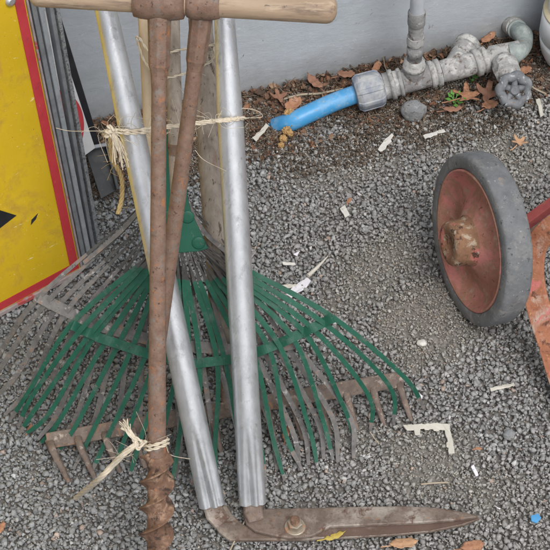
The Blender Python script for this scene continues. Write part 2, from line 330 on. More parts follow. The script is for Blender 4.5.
def hull_proto(n=13, sq=(1, .8, .65)):
    import bmesh
    bm = bmesh.new()
    for _ in range(n):
        p = rng.normal(size=3); p /= np.linalg.norm(p); p *= .5*(.82+.18*rng.random()); bm.verts.new((p[0]*sq[0], p[1]*sq[1], p[2]*sq[2]))
    r = bmesh.ops.convex_hull(bm, input=bm.verts); bmesh.ops.delete(bm, geom=[e for e in r['geom_interior'] if isinstance(e, bmesh.types.BMVert)], context='VERTS')
    bmesh.ops.triangulate(bm, faces=bm.faces); bm.verts.ensure_lookup_table(); bm.verts.index_update()
    v = np.array([x.co[:] for x in bm.verts]); f = np.array([[a.index for a in g.verts] for g in bm.faces]); bm.free(); return v, f
PROTO = [hull_proto(int(rng.integers(9, 15)), (1, .66+.32*rng.random(), .50+.30*rng.random())) for _ in range(40)]
def make_gravel():
    P, Sc, C = [], [], []
    def lay(step, smin, smax, lift, keep):
        xs = np.arange(-.60, .66, step); ys = np.arange(-.52, .50, step)
        for x0 in xs:
            for y0 in ys:
                x = x0+rng.uniform(-.6, .6)*step; y = y0+rng.uniform(-.6, .6)*step
                d = dw(V((x, y, 0)))
                if d < .004: continue
                dm = dirt(x, y)
                if rng.random() > keep*(1-.62*dm): continue
                s = smin+(smax-smin)*rng.random()**1.7; s *= (1-.25*dm)
                if x < -.05 and y < -.05: s *= 1.1
                P.append((x, y, hz(x, y)+lift+rng.uniform(-.0015, .0015)+.002*dm)); Sc.append(s)
                g = rng.normal(.325, .058); g = min(max(g, .18), .54)
                if rng.random() < .025: g = rng.uniform(.42, .6)
                # cleaner bluish stone lower left, dusty beige to the right
                dust = min(1, max(0, .28+.75*x+.35*noise.noise(V((x*4, y*4, 3)))+.5*dm))
                cool = np.array([.94, .99, 1.03]); warm = np.array([1.04, 1.0, .935])
                c = g*(cool*(1-dust)+warm*dust)*(.86+.22*dust)
                if rng.random() < .015: c = c*np.array([1.2, .95, .82])
                C.append(c)
    def crumbs():                                          # fine grit lying in the dusty patches
        for _ in range(150000):
            x = rng.uniform(-.55, .6); y = rng.uniform(-.5, .42)
            if dw(V((x, y, 0))) < .004: continue
            dm = dirt(x, y)
            if rng.random() > .12+1.1*dm: continue
            P.append((x, y, hz(x, y)+.0025+.006*dm*.5+.0012*rng.random())); Sc.append(rng.uniform(.0012, .0036)); C.append(np.array([.37, .34, .30])*rng.uniform(.6, 1.4))
    lay(.0052, .0054, .0092, .0004, 1.0)
    lay(.0060, .0050, .0112, .0028, .85)
    lay(.0040, .0024, .0048, .0024, .60)
    crumbs()
    for x0 in np.arange(-1.15, 1.2, .0095):                # coarser cover of the yard beyond the photograph's frame
        for y0 in np.arange(-.95, .75, .0095):
            if -.60 < x0 < .66 and -.52 < y0 < .50: continue
            x = x0+rng.uniform(-.005, .005); y = y0+rng.uniform(-.005, .005)
            if dw(V((x, y, 0))) < .005: continue
            g = rng.uniform(.22, .44); P.append((x, y, hz(x, y)-.001)); Sc.append(rng.uniform(.010, .0145)); C.append(g*np.array([.99, .995, .98]))
    for _ in range(26000):                                # dark crumbs of soil along the wall
        u = rng.uniform(-.3, 1.0)*.85; d = .005+.16*rng.random(); q = WA+WD*u+WN*d; dm = dirt(q.x, q.y)
        if rng.random() > dm*1.2: continue
        P.append((q.x, q.y, hz(q.x, q.y)+.0035+.0025*rng.random())); Sc.append(rng.uniform(.002, .0068)); C.append(np.array([.115, .09, .07])*rng.uniform(.55, 1.5))
    o = scatter('gravel', PROTO, np.array(P), np.array(Sc), np.array(C), M['gravel'], tilt=.55)
    tag(o, 'crushed grey gravel covering the whole yard in front of the wall', 'gravel', kind='stuff')
make_gravel()

# wide coarse gravel outside the frame is carried by the soil material
# ------------------------------------------------------------------ wall
wm = MB(); a = WA-WD*7; b = WA+WD*7
wm.sweep([a, b], lambda t, i: [(0, -.4), (.2, -.4), (.2, 2.6), (0, 2.6)], ref=(0, 0, 1), smooth=False)
# section x axis = T x up: points to viewer side for this direction
wall = wm.build('painted_wall', M['wall'], loc=tuple(WA-WN*0))
off = WN*(-.2) if (WD.cross(V((0, 0, 1)))).dot(WN) > 0 else V((0, 0, 0))
wall.location = V(wall.location)+off
tag(wall, 'pale blue grey painted wall running behind the tools and pipes', 'wall')

# ------------------------------------------------------------------ leaf litter by the wall
def leaf_proto(n=7):
    # curled scrap
    w = .5*rng.uniform(.35, .8); c = rng.uniform(.6, 2.2); v = []; f = []
    for i in range(n):
        t = i/(n-1); ang = (t-.5)*c; x = math.sin(ang)/c; z = (1-math.cos(ang))/c*1.4; ww = w*math.sin(math.pi*(.08+.84*t))*rng.uniform(.6, 1.1)
        v += [(x, -ww, z+.1*rng.random()), (x, 0, z), (x, ww, z+.1*rng.random())]
    for i in range(n-1):
        for k in (0, 1):
            a = i*3+k; f += [(a, a+3, a+4), (a, a+4, a+1)]
    return np.array(v), np.array(f)
def twig_proto():
    v = []; f = []; b = rng.uniform(-.15, .15); r = rng.uniform(.012, .026)
    for i in range(5):
        t = i/4; c = np.array([t-.5, b*math.sin(math.pi*t), .03*math.sin(6*t)])
        for k in range(4): a = k*math.pi/2; v.append(c+np.array([0, r*math.cos(a), r*math.sin(a)]))
    for i in range(4):
        for k in range(4): a = i*4+k; c_ = i*4+(k+1) % 4; f += [(a, a+4, c_+4), (a, c_+4, c_)]
    return np.array(v), np.array(f)
def litter(name, protos, n, smin, smax, dmax, cols, zl, squash, label, cat, stretch=1.):
    P, Sc, C = [], [], []
    while len(P) < n:
        u = rng.uniform(-.65, .65); d = dmax*rng.random()**1.5; p = WA+WD*(u+.36)+WN*(d+.004)
        if noise.noise(V((p.x*14, p.y*14, 2.)))+.35+.5*(1-d/dmax)-.3*rng.random() < 0: continue
        s = rng.uniform(smin, smax); P.append((p.x, p.y, hz(p.x, p.y)+zl+.010*rng.random()*(1-d/dmax)+s*.1)); Sc.append(s)
        c = np.array(cols[int(rng.integers(0, len(cols)))])*rng.uniform(.7, 1.3); C.append(c)
    o = scatter(name, protos, np.array(P), np.array(Sc), np.array(C), M['litter'], squash); return tag(o, label, cat, kind='stuff')
litter('leaf_litter', [leaf_proto() for _ in range(24)], 7500, .0035, .0150, .115, [(.15, .085, .055), (.20, .11, .07), (.10, .065, .045), (.27, .17, .11), (.08, .055, .04), (.24, .11, .06)], .003, .65, 'crumpled brown leaf scraps drifted along the foot of the wall', 'leaf litter')
litter('twig_litter', [twig_proto() for _ in range(20)], 4200, .004, .028, .125, [(.20, .15, .10), (.14, .09, .06), (.30, .24, .17), (.09, .06, .04)], .004, .35, 'thin dry stalks and twigs scattered in the soil by the wall', 'twigs')

# ------------------------------------------------------------------ yellow sign and its stack
SC = G(80, 268, .012)
SB = (SC-G(0, 311, .012)).normalized()
def edge_top(x, y, corner, b, tries=400):
    # point on the pixel ray with (T-corner).b = 0
    r = ray(x, y); t = (corner-CP).dot(b)/r.dot(b); return CP+r*t
ST = edge_top(25, 0, SC, SB); SU = (ST-SC).normalized(); SN = SB.cross(SU).normalized()
if SN.dot(CF) > 0: SN = -SN
def SP(x, y, o=0): return PL(x, y, SC+SN*o, SN)
SW, SH = .62, .78
sg = empty('road_sign', SC, 'yellow square road sign with scratched red border and a black arrow', 'road sign')
c = [SC, SC+SU*SH, SC+SU*SH-SB*SW, SC-SB*SW]
MB().plate(c, SN, .003).build('panel', M['yellow'], sg)
bw = rad(SC, 10.5)
def inset(o, d): return [SC-SB*d+SU*d+SN*o, SC+SU*(SH-d)-SB*d+SN*o, SC+SU*(SH-d)-SB*(SW-d)+SN*o, SC-SB*(SW-d)+SU*d+SN*o]
m = MB(); A_, B_ = inset(.0006, .0015), inset(.0006, bw)
m.add(A_+B_, [(i, (i+1) % 4, (i+1) % 4+4, i+4) for i in range(4)]); m.build('border', M['red'], sg, solid=.0004)
m = MB(); e = .004
for i, (p, q) in enumerate(zip(c, c[1:]+c[:1])):
    out = (q-p).normalized().cross(SN)
    if out.dot(p-(c[0]+c[2])/2) < 0: out = -out
    rwid = .006 if i in (1, 3) or i == 3 else .0022
    if abs(out.dot(SU)) > .7: rwid = .006
    else: rwid = .0024
    m.bar(p+out*(rwid/2+.0003)-SN*.006, q+out*(rwid/2+.0003)-SN*.006, rwid, .018, SN)
m.build('rim', M['rim'], sg, bevel=.0008)
tip = SP(16.5, 215.5, .0008); u1 = SP(-12, 206.5, .0008); u2 = SP(-10, 236, .0008); bk = (u1+u2)/2
ar = MB().plate([tip, u1, bk+(u1-bk)*.35, bk+(u1-bk)*.35-SB*.16, bk+(u2-bk)*.35-SB*.16, bk+(u2-bk)*.35, u2], SN, .0004); ar.build('arrow', M['black_paint'], sg)
MB().plate([SP(31, 225, .0008), SP(31.6, 220, .0008), SP(38, 213.5, .0008), SP(36, 219, .0008)], SN, .0004).build('paint_scratch', M['black_paint'], sg)
m = MB(); q = SP(10, .5, 0); m.lathe(q, SN, [(0, .006), (.003, .0058), (.0045, .003)], 12); m.build('rivet', M['alu'], sg)

# frames stacked behind it (right members seen edge-on)
def frame(pb, pt, w, mat, label, back, width=.5, hh=.72, depthw=.012):
    A = G(*pb, .012); T = edge_top(*pt, A, SB); u = (T-A).normalized(); L = hh
    n = SB.cross(u).normalized(); n = n if n.dot(CF) < 0 else -n
    r = empty('metal_frame', A, label, 'metal frame', 'metal sign frames stacked behind the yellow sign')
    wm_ = rad(A, w)*.93
    MB().bar(A, A+u*L, wm_, depthw, n).build('side_rail', mat, r, bevel=.0012)
    o = SB*(width-wm_)
    MB().bar(A-o, A+u*L-o, wm_, depthw, n).build('side_rail', mat, r, bevel=.0012)
    s = SB*(wm_/2+.0005)
    MB().bar(A-s+u*wm_/2, A-o+s+u*wm_/2, wm_*.98, depthw*.95, n).build('cross_rail', mat, r, bevel=.0012)
    MB().bar(A-s+u*(L-wm_/2), A-o+s+u*(L-wm_/2), wm_*.98, depthw*.95, n).build('cross_rail', mat, r, bevel=.0012)
    return r
frame((83, 262), (30.5, 0), 5.2, M['frame_grey'], 'grey sign frame directly behind the yellow sign, first of the stack', 1)
frame((88, 258), (37.5, 0), 5.4, M['frame_light'], 'light blue grey sign frame second from the yellow sign in the stack', 2)
frame((92.5, 252), (48, 0), 4.2, M['frame_grey'], 'slim grey sign frame just before the speckled one in the stack', 4)
frame((97.5, 245), (54, 0), 4.4, M['frame_galv'], 'speckled galvanised sign frame farthest from the yellow sign', 5)

# red and white sign and black stand behind
A = W(95, 148, .10); bq = (W(95, 148, .10)-W(74, 155, .115)).normalized(); T = W(58, 35, .05)
uq = (T-A).normalized(); bq = (bq-uq*bq.dot(uq)).normalized(); nq = bq.cross(uq).normalized(); nq = nq if nq.dot(CF) < 0 else -nq
rw = empty('round_symbol_sign', A, 'white sign plate with a red disc edge wedged behind the sign frames', 'sign')
MB().plate([A, A+uq*.5, A+uq*.5-bq*.40, A-bq*.40], nq, .003).build('plate', M['sign_white'], rw)
e1 = PL(84, 126, A+nq*.0006, nq); rr = .052; cc = e1-(bq*.927-uq*.375)*rr; N_ = 64
vo = [cc+bq*(rr*math.cos(t*2*math.pi/N_))+uq*(rr*math.sin(t*2*math.pi/N_)) for t in range(N_)]
vi = [cc+(p-cc)*.42 for p in vo]; m = MB(); m.add(vo+vi, [(i, (i+1) % N_, (i+1) % N_+N_, i+N_) for i in range(N_)]); m.build('ring', M['red'], rw, solid=.0004)
pa, pb_ = W(96, 148, .085), W(52, 5, .045); ud = (pa-pb_).normalized()
st = empty('sign_stand', G(108, 196, .0), 'black angled metal stand with a channel foot beside the red and white plate', 'stand')
MB().strip([pb_-ud*.25, pb_, pa], lambda t: .012, .006, WN).build('upright', M['black_paint'], st, bevel=.001)
f1, f2, f3, f4 = W(85, 150, .085), W(106, 146, .085), G(117, 190, .01), G(101, 199, .01)
nn = (f2-f1).cross(f4-f1).normalized(); nn = nn if nn.dot(CF) < 0 else -nn
MB().plate([f1, f2, f3, f4], nn, .003).build('foot_plate', M['frame_dark'], st, bevel=.0008)
MB().bar(f1+nn*.006, f2+nn*.006, .005, .014, nn).build('foot_flange', M['frame_grey'], st, bevel=.001)
MB().bar(f2+nn*.005, f3+nn*.005, .004, .013, nn).build('foot_flange', M['frame_dark'], st, bevel=.001)

# ------------------------------------------------------------------ rakes
def Hg(y): return .012+.46*(462-y)/462
FN = V((0, -.55, .83)).normalized()
def fan_rake(name, label, N, keys, heights, mats, width, mfun, handle, bandw, lift=0):
    apex = G(*handle[1], Hg(handle[1][1])-lift)
    root = empty(name, G(handle[1][0], 440, 0), label, 'leaf rake', 'rakes propped with their heads on the gravel')
    for k in range(N):
        u = k/(N-1); pts = []
        for j, ks in enumerate(keys):
            x, y = key(u, ks); h = heights[j](y)-lift
            if 0 < j < len(keys)-1: x += random.gauss(0, 1.5)*(1.4 if j == 3 else 1); y += random.gauss(0, 1.0); h += random.gauss(0, .0015)
            elif j == len(keys)-1: x += random.gauss(0, 2.2); y += random.gauss(0, 2.5)
            pts.append(G(x, y, max(h, .0075)+(.0011 if k % 2 else 0)))
        if callable(mfun) and mfun.__code__.co_argcount == 2: mf = (lambda e: (lambda t: mfun(t, e)))(random.uniform(.84, .985))
        else: mf = mfun
        MB().strip(catmull(pts, 7), width, .0013, FN, mfun=mf).build('tine', mats, root)
    return root
sst = lambda t, a, b: (lambda x: x*x*(3-2*x))(min(1, max(0, (t-a)/(b-a))))
wfun = lambda t: .0017+.0040*sst(t, .19, .29)-.0008*sst(t, .4, .7)-.0018*sst(t, .88, 1)
# green rake
gk = [[(0, (160, 240)), (.5, (180, 243)), (1, (200, 243))],
      [(0, (137, 266)), (.5, (186, 280)), (.7, (212, 280)), (1, (246, 270))],
      [(0, (72, 325)), (.15, (100, 338)), (.3, (145, 353)), (.5, (192, 364)), (.65, (243, 358)), (.8, (285, 341)), (1, (333, 318))],
      [(0, (26, 392)), (.15, (50, 415)), (.3, (102, 442)), (.5, (185, 452)), (.65, (258, 442)), (.8, (312, 425)), (.93, (378, 392)), (1, (405, 376))],
      [(0, (8, 421)), (.15, (28, 440)), (.3, (88, 474)), (.5, (178, 486)), (.65, (266, 482)), (.8, (322, 466)), (.93, (380, 428)), (1, (421, 414))]]
hf = [Hg, Hg, Hg, lambda y: Hg(y)*.55+.012, lambda y: .006]
gr = fan_rake('leaf_rake', 'green metal fan rake with a twisted green band, on top of the grey one', 24, gk, hf, [M['green'], M['tine_dark'], M['tine_grey']], wfun,
              lambda t, e: 1 if t < .24 else (0 if t < e else 2), None or ((172, 0), (178, 200)), .01)
# twisted band: woven over and under the tines
bp = [G(*key(u, gk[2]), Hg(key(u, gk[2])[1])+.0018+.0018*math.cos(u*math.pi*22)) for u in np.linspace(-.0, 1, 140)]
MB().strip(bp, lambda t: .0105, .0014, FN).build('cross_band', M['green'], gr)
def pz(x, y, o=.003): return G(x, y, Hg(y)+o)
nrm = (pz(190, 215)-pz(165, 215)).cross(pz(178, 150)-pz(178, 215)).normalized(); nrm = nrm if nrm.z > 0 else -nrm
outl = [(164, 130), (182, 130), (188, 200), (191, 212), (208, 249), (196, 252), (180, 253), (166, 251), (152, 246), (163, 212), (164, 200)]
MB().plate([pz(*p) for p in outl], nrm, .004).build('socket_plate', M['green_plate'], gr, bevel=.001)
for (x, y) in ((187.5, 217), (198.5, 243), (167, 217), (160, 240)):
    MB().lathe(pz(x, y, .003), nrm, [(-.001, .0072), (.0006, .0072), (.0011, .0060), (.0013, .003)], 20).build('rivet', M['green_plate'], gr)
def handle(root, a, b, rp0, rp1, mat, n=20, name='handle'):
    pts = [a+(b-a)*t for t in np.linspace(0, 1, 40)]
    rr = [rad(a, rp0)*(1-t)+rad(b, rp1)*t+.0002*math.sin(t*31) for t in np.linspace(0, 1, 40)]
    return MB().tube(pts, rr, n, ref=(1, 0, 0)).build(name, mat, root)
HA = [G(177, 195, Hg(195)), G(171.5, 0, Hg(0))]; dirv = HA[1]-HA[0]
# carry the handle on until it meets the wall
def to_wall(a, b, r=.012):
    t = (dw(a)-r)/(dw(a)-dw(b)); return a+(b-a)*min(t, 6)
gtop = to_wall(*HA); handle(gr, HA[0], gtop, 7.5, 9, M['wood_grey'])
MB().tube([HA[0]-dirv*.02, HA[0]+dirv*.28], [rad(HA[0], 4), rad(HA[0], 8.6)], 18, ref=(1, 0, 0)).build('ferrule', M['rust_shaft'], gr)
# grey rake
kk = [[(0, (146, 198)), (.5, (160, 205)), (1, (186, 200))],
      [(0, (124, 226)), (.5, (168, 258)), (.85, (224, 262)), (1, (236, 256))],
      [(0, (39, 297)), (.12, (62, 309)), (.25, (96, 325)), (.5, (165, 344)), (.8, (255, 352)), (1, (296, 343))],
      [(0, (0, 350)), (.12, (22, 378)), (.25, (62, 412)), (.5, (165, 440)), (.8, (290, 430)), (1, (344, 414))],
      [(0, (-22, 384)), (.12, (-4, 408)), (.25, (38, 440)), (.5, (165, 470)), (.8, (296, 470)), (1, (352, 456))]]
kr = fan_rake('leaf_rake', 'old bare grey fan rake lying under the green rake, tines spreading left', 22, kk, hf, [M['tine_grey'], M['tine_dark']], lambda t: .0014+.0042*sst(t, .2, .52)-.0018*sst(t, .86, 1),
              lambda t: 1 if t < .36 else 0, ((141, 0), (150, 195)), .01, lift=.013)
ug = np.linspace(0, 1, 90)
MB().strip([G(*key(u, kk[2]), Hg(key(u, kk[2])[1])-.0095) for u in ug], .0125, .0016, FN).build('cross_band', M['tine_grey'], kr)
for e_ in ([(187, 200), (194, 216), (206, 234), (224, 250), (246, 266)], [(150, 198), (138, 212), (122, 230), (104, 246), (84, 263)]):
    MB().strip(catmull([G(x, y, Hg(y)-.006) for x, y in e_], 6), .0046, .0022, FN).build('edge_bar', M['tine_grey'], kr)
KA = [G(152, 200, Hg(200)-.013), G(143, 0, Hg(0)-.02)]; handle(kr, KA[0], to_wall(*KA), 5.5, 6.5, M['wood_pale'])
o_ = [(148, 196), (188, 196), (192, 214), (186, 222), (150, 218), (142, 210)]
MB().plate([G(x, y, Hg(y)-.009) for x, y in o_], nrm, .004).build('socket_plate', M['tine_dark'], kr, bevel=.001)
# iron bow rake
bw0, bw1 = G(47, 441, .026), G(402, 379, .036)
ir = empty('bow_rake', G(225, 420, 0), 'rusty iron garden rake with thick curved teeth under both fan rakes', 'garden rake', 'rakes propped with their heads on the gravel')
bv = bw1-bw0
MB().sweep([bw0+bv*t for t in np.linspace(0, 1, 30)], lambda t, i: [(-.004, -.009), (.004, -.009), (.004, .009), (-.004, .009)], ref=V((0, -.8, -.6)), smooth=False).build('head_bar', M['rust_rake'], ir, bevel=.0015)
for k in range(14):
    t = .008+k*.984/13; p = bw0+bv*t; x, y = pix(p)
    ex, ey = x+key(t, [(0, (19, 43)), (.5, (8, 42)), (1, (12, 40))])[0], y+41
    if k == 0: x -= 0
    q = G(ex, ey, .004); p0 = V(p)-V((0, 0, .0045)); mid = G(x+(ex-x)*.3-1, y+13, .029)
    pts = catmull([p0, mid, q], 8); n_ = len(pts)
    MB().sweep(pts, lambda t, i: [(a*(.0066-.0038*t), b*(.0050-.0026*t)) for a, b in ((-1, -.6), (-.6, -1), (.6, -1), (1, -.6), (1, .6), (.6, 1), (-.6, 1), (-1, .6))], ref=(1, 0, .2)).build('tooth', M['rust_rake'], ir)
IA = [G(227, 392, .044), G(199, 0, Hg(0)-.022)]
iv = IA[1]-IA[0]
pts = [IA[0]+iv*t for t in (-.02, .06, .12)]
MB().tube([bw0+bv*.5]+pts, [.006, .007, .008, .013], 14).build('socket', M['rust_rake'], ir)
handle(ir, IA[0]+iv*.1, to_wall(*IA), 12.0, 13, M['wood_grey'], 24)

# ------------------------------------------------------------------ hedge shears
T1 = [G(212, 505, .030), G(104.5, 3, .50)]; T2 = [G(252.5, 503, .030), G(223.5, 3, .50)]
sh = empty('hedge_shears', G(300, 525, 0), 'hedge shears with long aluminium tube handles and rusty closed blades', 'hedge shears')
def alu(T, wb, wm_, wt, name):
    a = T[0]; d = T[1]-T[0]; L = 1.12; n = 90; k = 72
    ts = np.linspace(0, L, n)
    def prof(u, i):
        t = ts[i]; p = a+d*t; y = pix(p)[1]
        w = rad(p, key(505-y, [(-5, (wb,)), (50, (wb,)), (110, (wm_,)), (380, (wm_,)), (505, (wt,)), (900, (wt,))])[0])
        cr = max(0, min(1, 1-(505-y)/95.)); cr = cr*cr*(3-2*cr)
        out = []
        for j in range(k):
            ang = 2*math.pi*j/k; x, z = math.cos(ang), math.sin(ang)
            g = 1-.42*cr*math.exp(-((ang-math.pi/2-.12)/.17)**2)-.20*cr*math.exp(-((ang-math.pi/2+.55)/.16)**2)-.42*cr*math.exp(-((ang-3*math.pi/2)/.2)**2)
            sx = math.copysign(abs(x)**(1-.25*cr), x); out.append((w*sx*g, w*(1-.35*cr)*z*g))
        return out
    return MB().sweep([a+d*t for t in ts], prof, ref=V((0, -.8, .6))).build(name, M['alu'], sh)
alu(T1, 13.2, 13.0, 11, 'tube_handle'); alu(T2, 13.6, 13.2, 10.0, 'tube_handle')
# tangs and blades lie on the gravel
def flat(pix_, z, th, name, mat, bev=.0015):
    return MB().plate([G(x, y, z) for x, y in pix_], V((0, 0, 1)), th).build(name, mat, sh, bevel=bev)
flat([(206, 512), (226, 504.5), (233, 515), (243, 524), (258, 527.5), (272, 523), (300, 520), (340, 519), (400, 515), (440, 512), (468, 514), (481, 517.5), (464, 524.5), (430, 531), (400, 534), (340, 537.5), (300, 539.5), (229, 540), (219, 532)], .014, .005, 'lower_blade', M['rust_blade'])
flat([(242, 509), (263.5, 504), (263, 508.5), (300, 507.5), (400, 505.5), (436, 507), (466, 512), (480, 516.5), (455, 520), (420, 522.5), (330, 526.5), (312, 536), (290, 538), (272, 535), (255, 531), (246, 524)], .0195, .005, 'upper_blade', M['rust_blade'])
MB().plate([G(x, y, .0148) for x, y in ((316, 536), (330, 528), (420, 524), (456, 521), (478, 518), (462, 523.5), (430, 530), (400, 533), (340, 536.5))], V((0, 0, 1)), .001).build('cutting_edge', M['rust_blade_dark'], sh)
# for x, y in ((318, 524), (380, 521), (430, 518.5), (474, 516.3))], lambda t: .0035*(1-.6*t), .0012, (0, 0, 1)); m.build('blade_ridge', M['rust_blade_dark'], sh)
def tang(T, p1, p2, wpx):
    a0 = T[0]+(T[1]-T[0])*.02; b0 = T[0]-(T[1]-T[0])*.003
    q = [a0, b0, p1, p2]; ww = [rad(b0, k) for k in wpx]
    MB().sweep(q, lambda t, i: [(ww[i]*a, .0042*b*(1-.25*t)) for a, b in ((-1, -.5), (-.8, -1), (.8, -1), (1, -.5), (1, .5), (.8, 1), (-.8, 1), (-1, .5))], ref=V((0, -.6, .8)), smooth=False).build('tang', M['rust_blade'], sh, bevel=.0008)
tang(T1, G(215, 514, .021), G(222, 523, .0135), (8.6, 9.2, 10.0, 9))
tang(T2, G(253.5, 512, .024), G(256, 521, .0190), (8.8, 9.4, 9.8, 8.5))
bc = G(295, 527, .0195)
m = MB(); m.lathe(bc, (0, 0, 1), [(0, .0115), (.0016, .0115), (.002, .0105)], 28); o = m.build('washer', M['bolt'], sh)
m = MB(); m.lathe(bc+V((0, 0, .0022)), (0, 0, 1), [(0, .0085), (.006, .0085), (.007, .0072)], 6, smooth=False); m.build('nut', M['bolt'], sh, bevel=.0006)
m = MB(); m.lathe(bc+V((0, 0, .0092)), (0, .05, 1), [(0, .005), (.0055, .005), (.0065, .004)], 16); m.build('bolt_end', M['rust_screw'], sh)

# ------------------------------------------------------------------ augers
ZT = .56
AB, AT = G(155.5, 650, .0), G(159.5, 1, ZT)
au = empty('hand_auger', AB, 'rusty hand auger with a spiral bit and wooden cross handle, standing in front', 'auger', 'rusty augers sharing the wooden cross handle')
av = (AT-AB); al = av.length; ad = av.normalized()
def ay(y): return onaxis(AB, AT, y)
ys_ = [455, 440, 300, 200, 90, 76]
pp = [ay(y) for y in ys_]; MB().tube(pp, [rad(p, w) for p, w in zip(pp, (9.6, 9.2, 8.4, 7.8, 7.6, 8.4))], 20, ref=(1, 0, 0)).build('shaft', M['rust_shaft'], au)
pp = [ay(y) for y in (80, 70, 66, 26, 16)]
MB().tube(pp, [rad(p, w) for p, w in zip(pp, (7.8, 9.6, 11.0, 12.0, 12.5))], 8, ref=(1, 0, .2), smooth=False).build('octagonal_neck', M['rust_shaft'], au, bevel=.0008)
HL, HR = D(29, -7, depth(G(29, -7, ZT))), G(337, 9.5, ZT)
hv = (HR-HL).normalized()
ts = np.array([0, .003, .007, .013, .02, .03, .045]+list(np.linspace(.06, .94, 36))+[.955, .97, .98, .987, .993, .997, 1]); n = len(ts); L = (HR-HL).length
hp = [HL+hv*(L*t) for t in ts]
def hrad(t): 
    e = min(t, 1-t)*L; r0 = .0115+(.0128-.0115)*t; q = .0105
    return r0*(1 if e > q else math.sqrt(max(.04, 1-((q-e)/q)**2.4*.9)))
MB().tube(hp, [rad(hp[i], 14.2)*hrad(t)/.0122 for i, t in enumerate(ts)], 28).build('cross_handle', M['wood_handle'], au)
def eye(root, x0, x1, y0, y1, rpx, mat):
    a = HL+hv*((x0-29)/308*L); b = HL+hv*((x1-29)/308*L); w = (b-a).length; r = rad(a, rpx); ri = rad(a, 14.5)
    pr = [(0, ri), (.02*w, r*.90), (.15*w, r*.98), (.35*w, r*1.03), (.65*w, r*1.03), (.85*w, r*.97), (.98*w, r*.9), (w, ri)]
    MB().lathe(a, hv, pr, 32).build('eye', mat, root)
eye(au, 134, 186, 0, 0, 20, M['rust_shaft'])
# spiral bit
n = 320; sp = [AB+(ay(452)-AB)*t for t in np.linspace(0, 1, n)]; Lb = (ay(452)-AB).length; pitch = 2*(ay(500)-ay(526)).length
wob = [0]*n
def sprof(t, i):
    ph = -2*math.pi*t*Lb/pitch; grow = min(1, t*6+.08)*(1 if t < .965 else max(.55, 1-(t-.965)*12))
    W_, H_ = .0182*grow, .0050*(.4+.6*grow); out = []
    for j in range(24):
        a = 2*math.pi*j/24; cx_ = math.cos(a); x = W_*math.copysign(abs(cx_)**.8, cx_); y = H_*math.sin(a)*(1+.9*math.exp(-(cx_/.35)**2))
        out.append((x*math.cos(ph)-y*math.sin(ph), x*math.sin(ph)+y*math.cos(ph)))
    return out
MB().sweep(sp, sprof, ref=(1, 0, .2)).build('spiral_bit', M['rust_screw'], au)
# second auger
B2, T2_ = G(151, 404, .165), G(203.5, 2, ZT-.002)
a2 = empty('hand_auger', B2, 'thinner rusty auger slanting from the cross handle to behind the front auger', 'auger', 'rusty augers sharing the wooden cross handle')
def a2y(y): return onaxis(B2, T2_, y)
ys_ = [404, 385, 330, 200, 100, 70]; pp = [a2y(y) for y in ys_]
MB().tube(pp, [rad(p, w) for p, w in zip(pp, (2.5, 6, 7.4, 8.2, 7.6, 8.2))], 18, ref=(1, 0, 0)).build('shaft', M['rust_shaft'], a2)
pp = [a2y(y) for y in (72, 64, 60, 22, 14)]
MB().tube(pp, [rad(p, w) for p, w in zip(pp, (7.8, 9.2, 10.4, 11.6, 12))], 8, ref=(1, 0, .2), smooth=False).build('octagonal_neck', M['rust_shaft'], a2, bevel=.0008)
eye(a2, 187.5, 221, 0, 0, 17.5, M['rust_shaft'])

# ------------------------------------------------------------------ twine
def strands(mb, pts, r, n=3, tw=60, per=8):
    P = catmull(pts, per); L = 0; acc = [0]
    for i in range(1, len(P)): L += (P[i]-P[i-1]).length; acc.append(L)
    for k in range(n):
        q = []
        for i, p in enumerate(P):
            t = (P[min(i+1, len(P)-1)]-P[max(i-1, 0)]).normalized(); x = t.orthogonal().normalized() if abs(t.x) > .99 else t.cross(V((.1, .2, 1))).normalized(); y = t.cross(x)
            a = acc[i]*tw*6+k*2*math.pi/n; q.append(p+(x*math.cos(a)+y*math.sin(a))*r*.55)
        mb.tube(q, r*.62, 6)
def fuzz(mb, pts, cnt, ln, r=.00022):
    P = catmull(pts, 8)
    for _ in range(cnt):
        p = random.choice(P); d = V((random.gauss(0, 1), random.gauss(0, 1), random.gauss(0, 1))).normalized(); e = V((random.gauss(0, 1), random.gauss(0, 1), random.gauss(0, 1)))*.5
        l = ln*random.uniform(.3, 1); mb.tube(catmull([p, p+d*l*.5, p+(d+e).normalized()*l+e*l*.3], 4), r, 3, caps=False)
def tdep(T, y, r): p = onaxis(T[0], T[1], y); return depth(p)-r
tw = empty('twine_tie', T1[0], 'frayed pale twine tied across both aluminium handles above the green rake', 'twine', 'twine ties')
m = MB(); f_ = MB()
d1 = tdep(T1, 128, .017); d2 = tdep(T2, 119, .0165)
def dd(x): return d1+(d2-d1)*((x-118)/(228-118))
for off_ in (0, 3.2):
    path = [D(104, 131+off_, d1+.02), D(109, 130+off_, d1+.003), D(120, 130+off_, d1-.001), D(132, 131+off_*.8, d1+.002), D(146, 129+off_, dd(146)+.006), D(165, 126+off_*.7, dd(165)+.004), D(180, 125+off_*.3, dd(180)), D(200, 122+off_*.6, dd(200)), D(216, 120+off_*.5, d2-.001), D(230, 119+off_*.5, d2-.002), D(240, 118+off_*.4, d2+.004), D(245, 118, d2+.016)]
    strands(m, path, .0016, 2); fuzz(f_, path, 34, .03)
m.build('cord', M['twine'], tw)
k_ = MB(); kp = D(112, 131, d1-.002)
for i in range(3): strands(k_, [kp+V((random.uniform(-.006, .006), random.uniform(-.004, .004), random.uniform(-.006, .006))) for _ in range(5)], .0021, 2)
k_.build('knot', M['twine'], tw)
ta = MB()
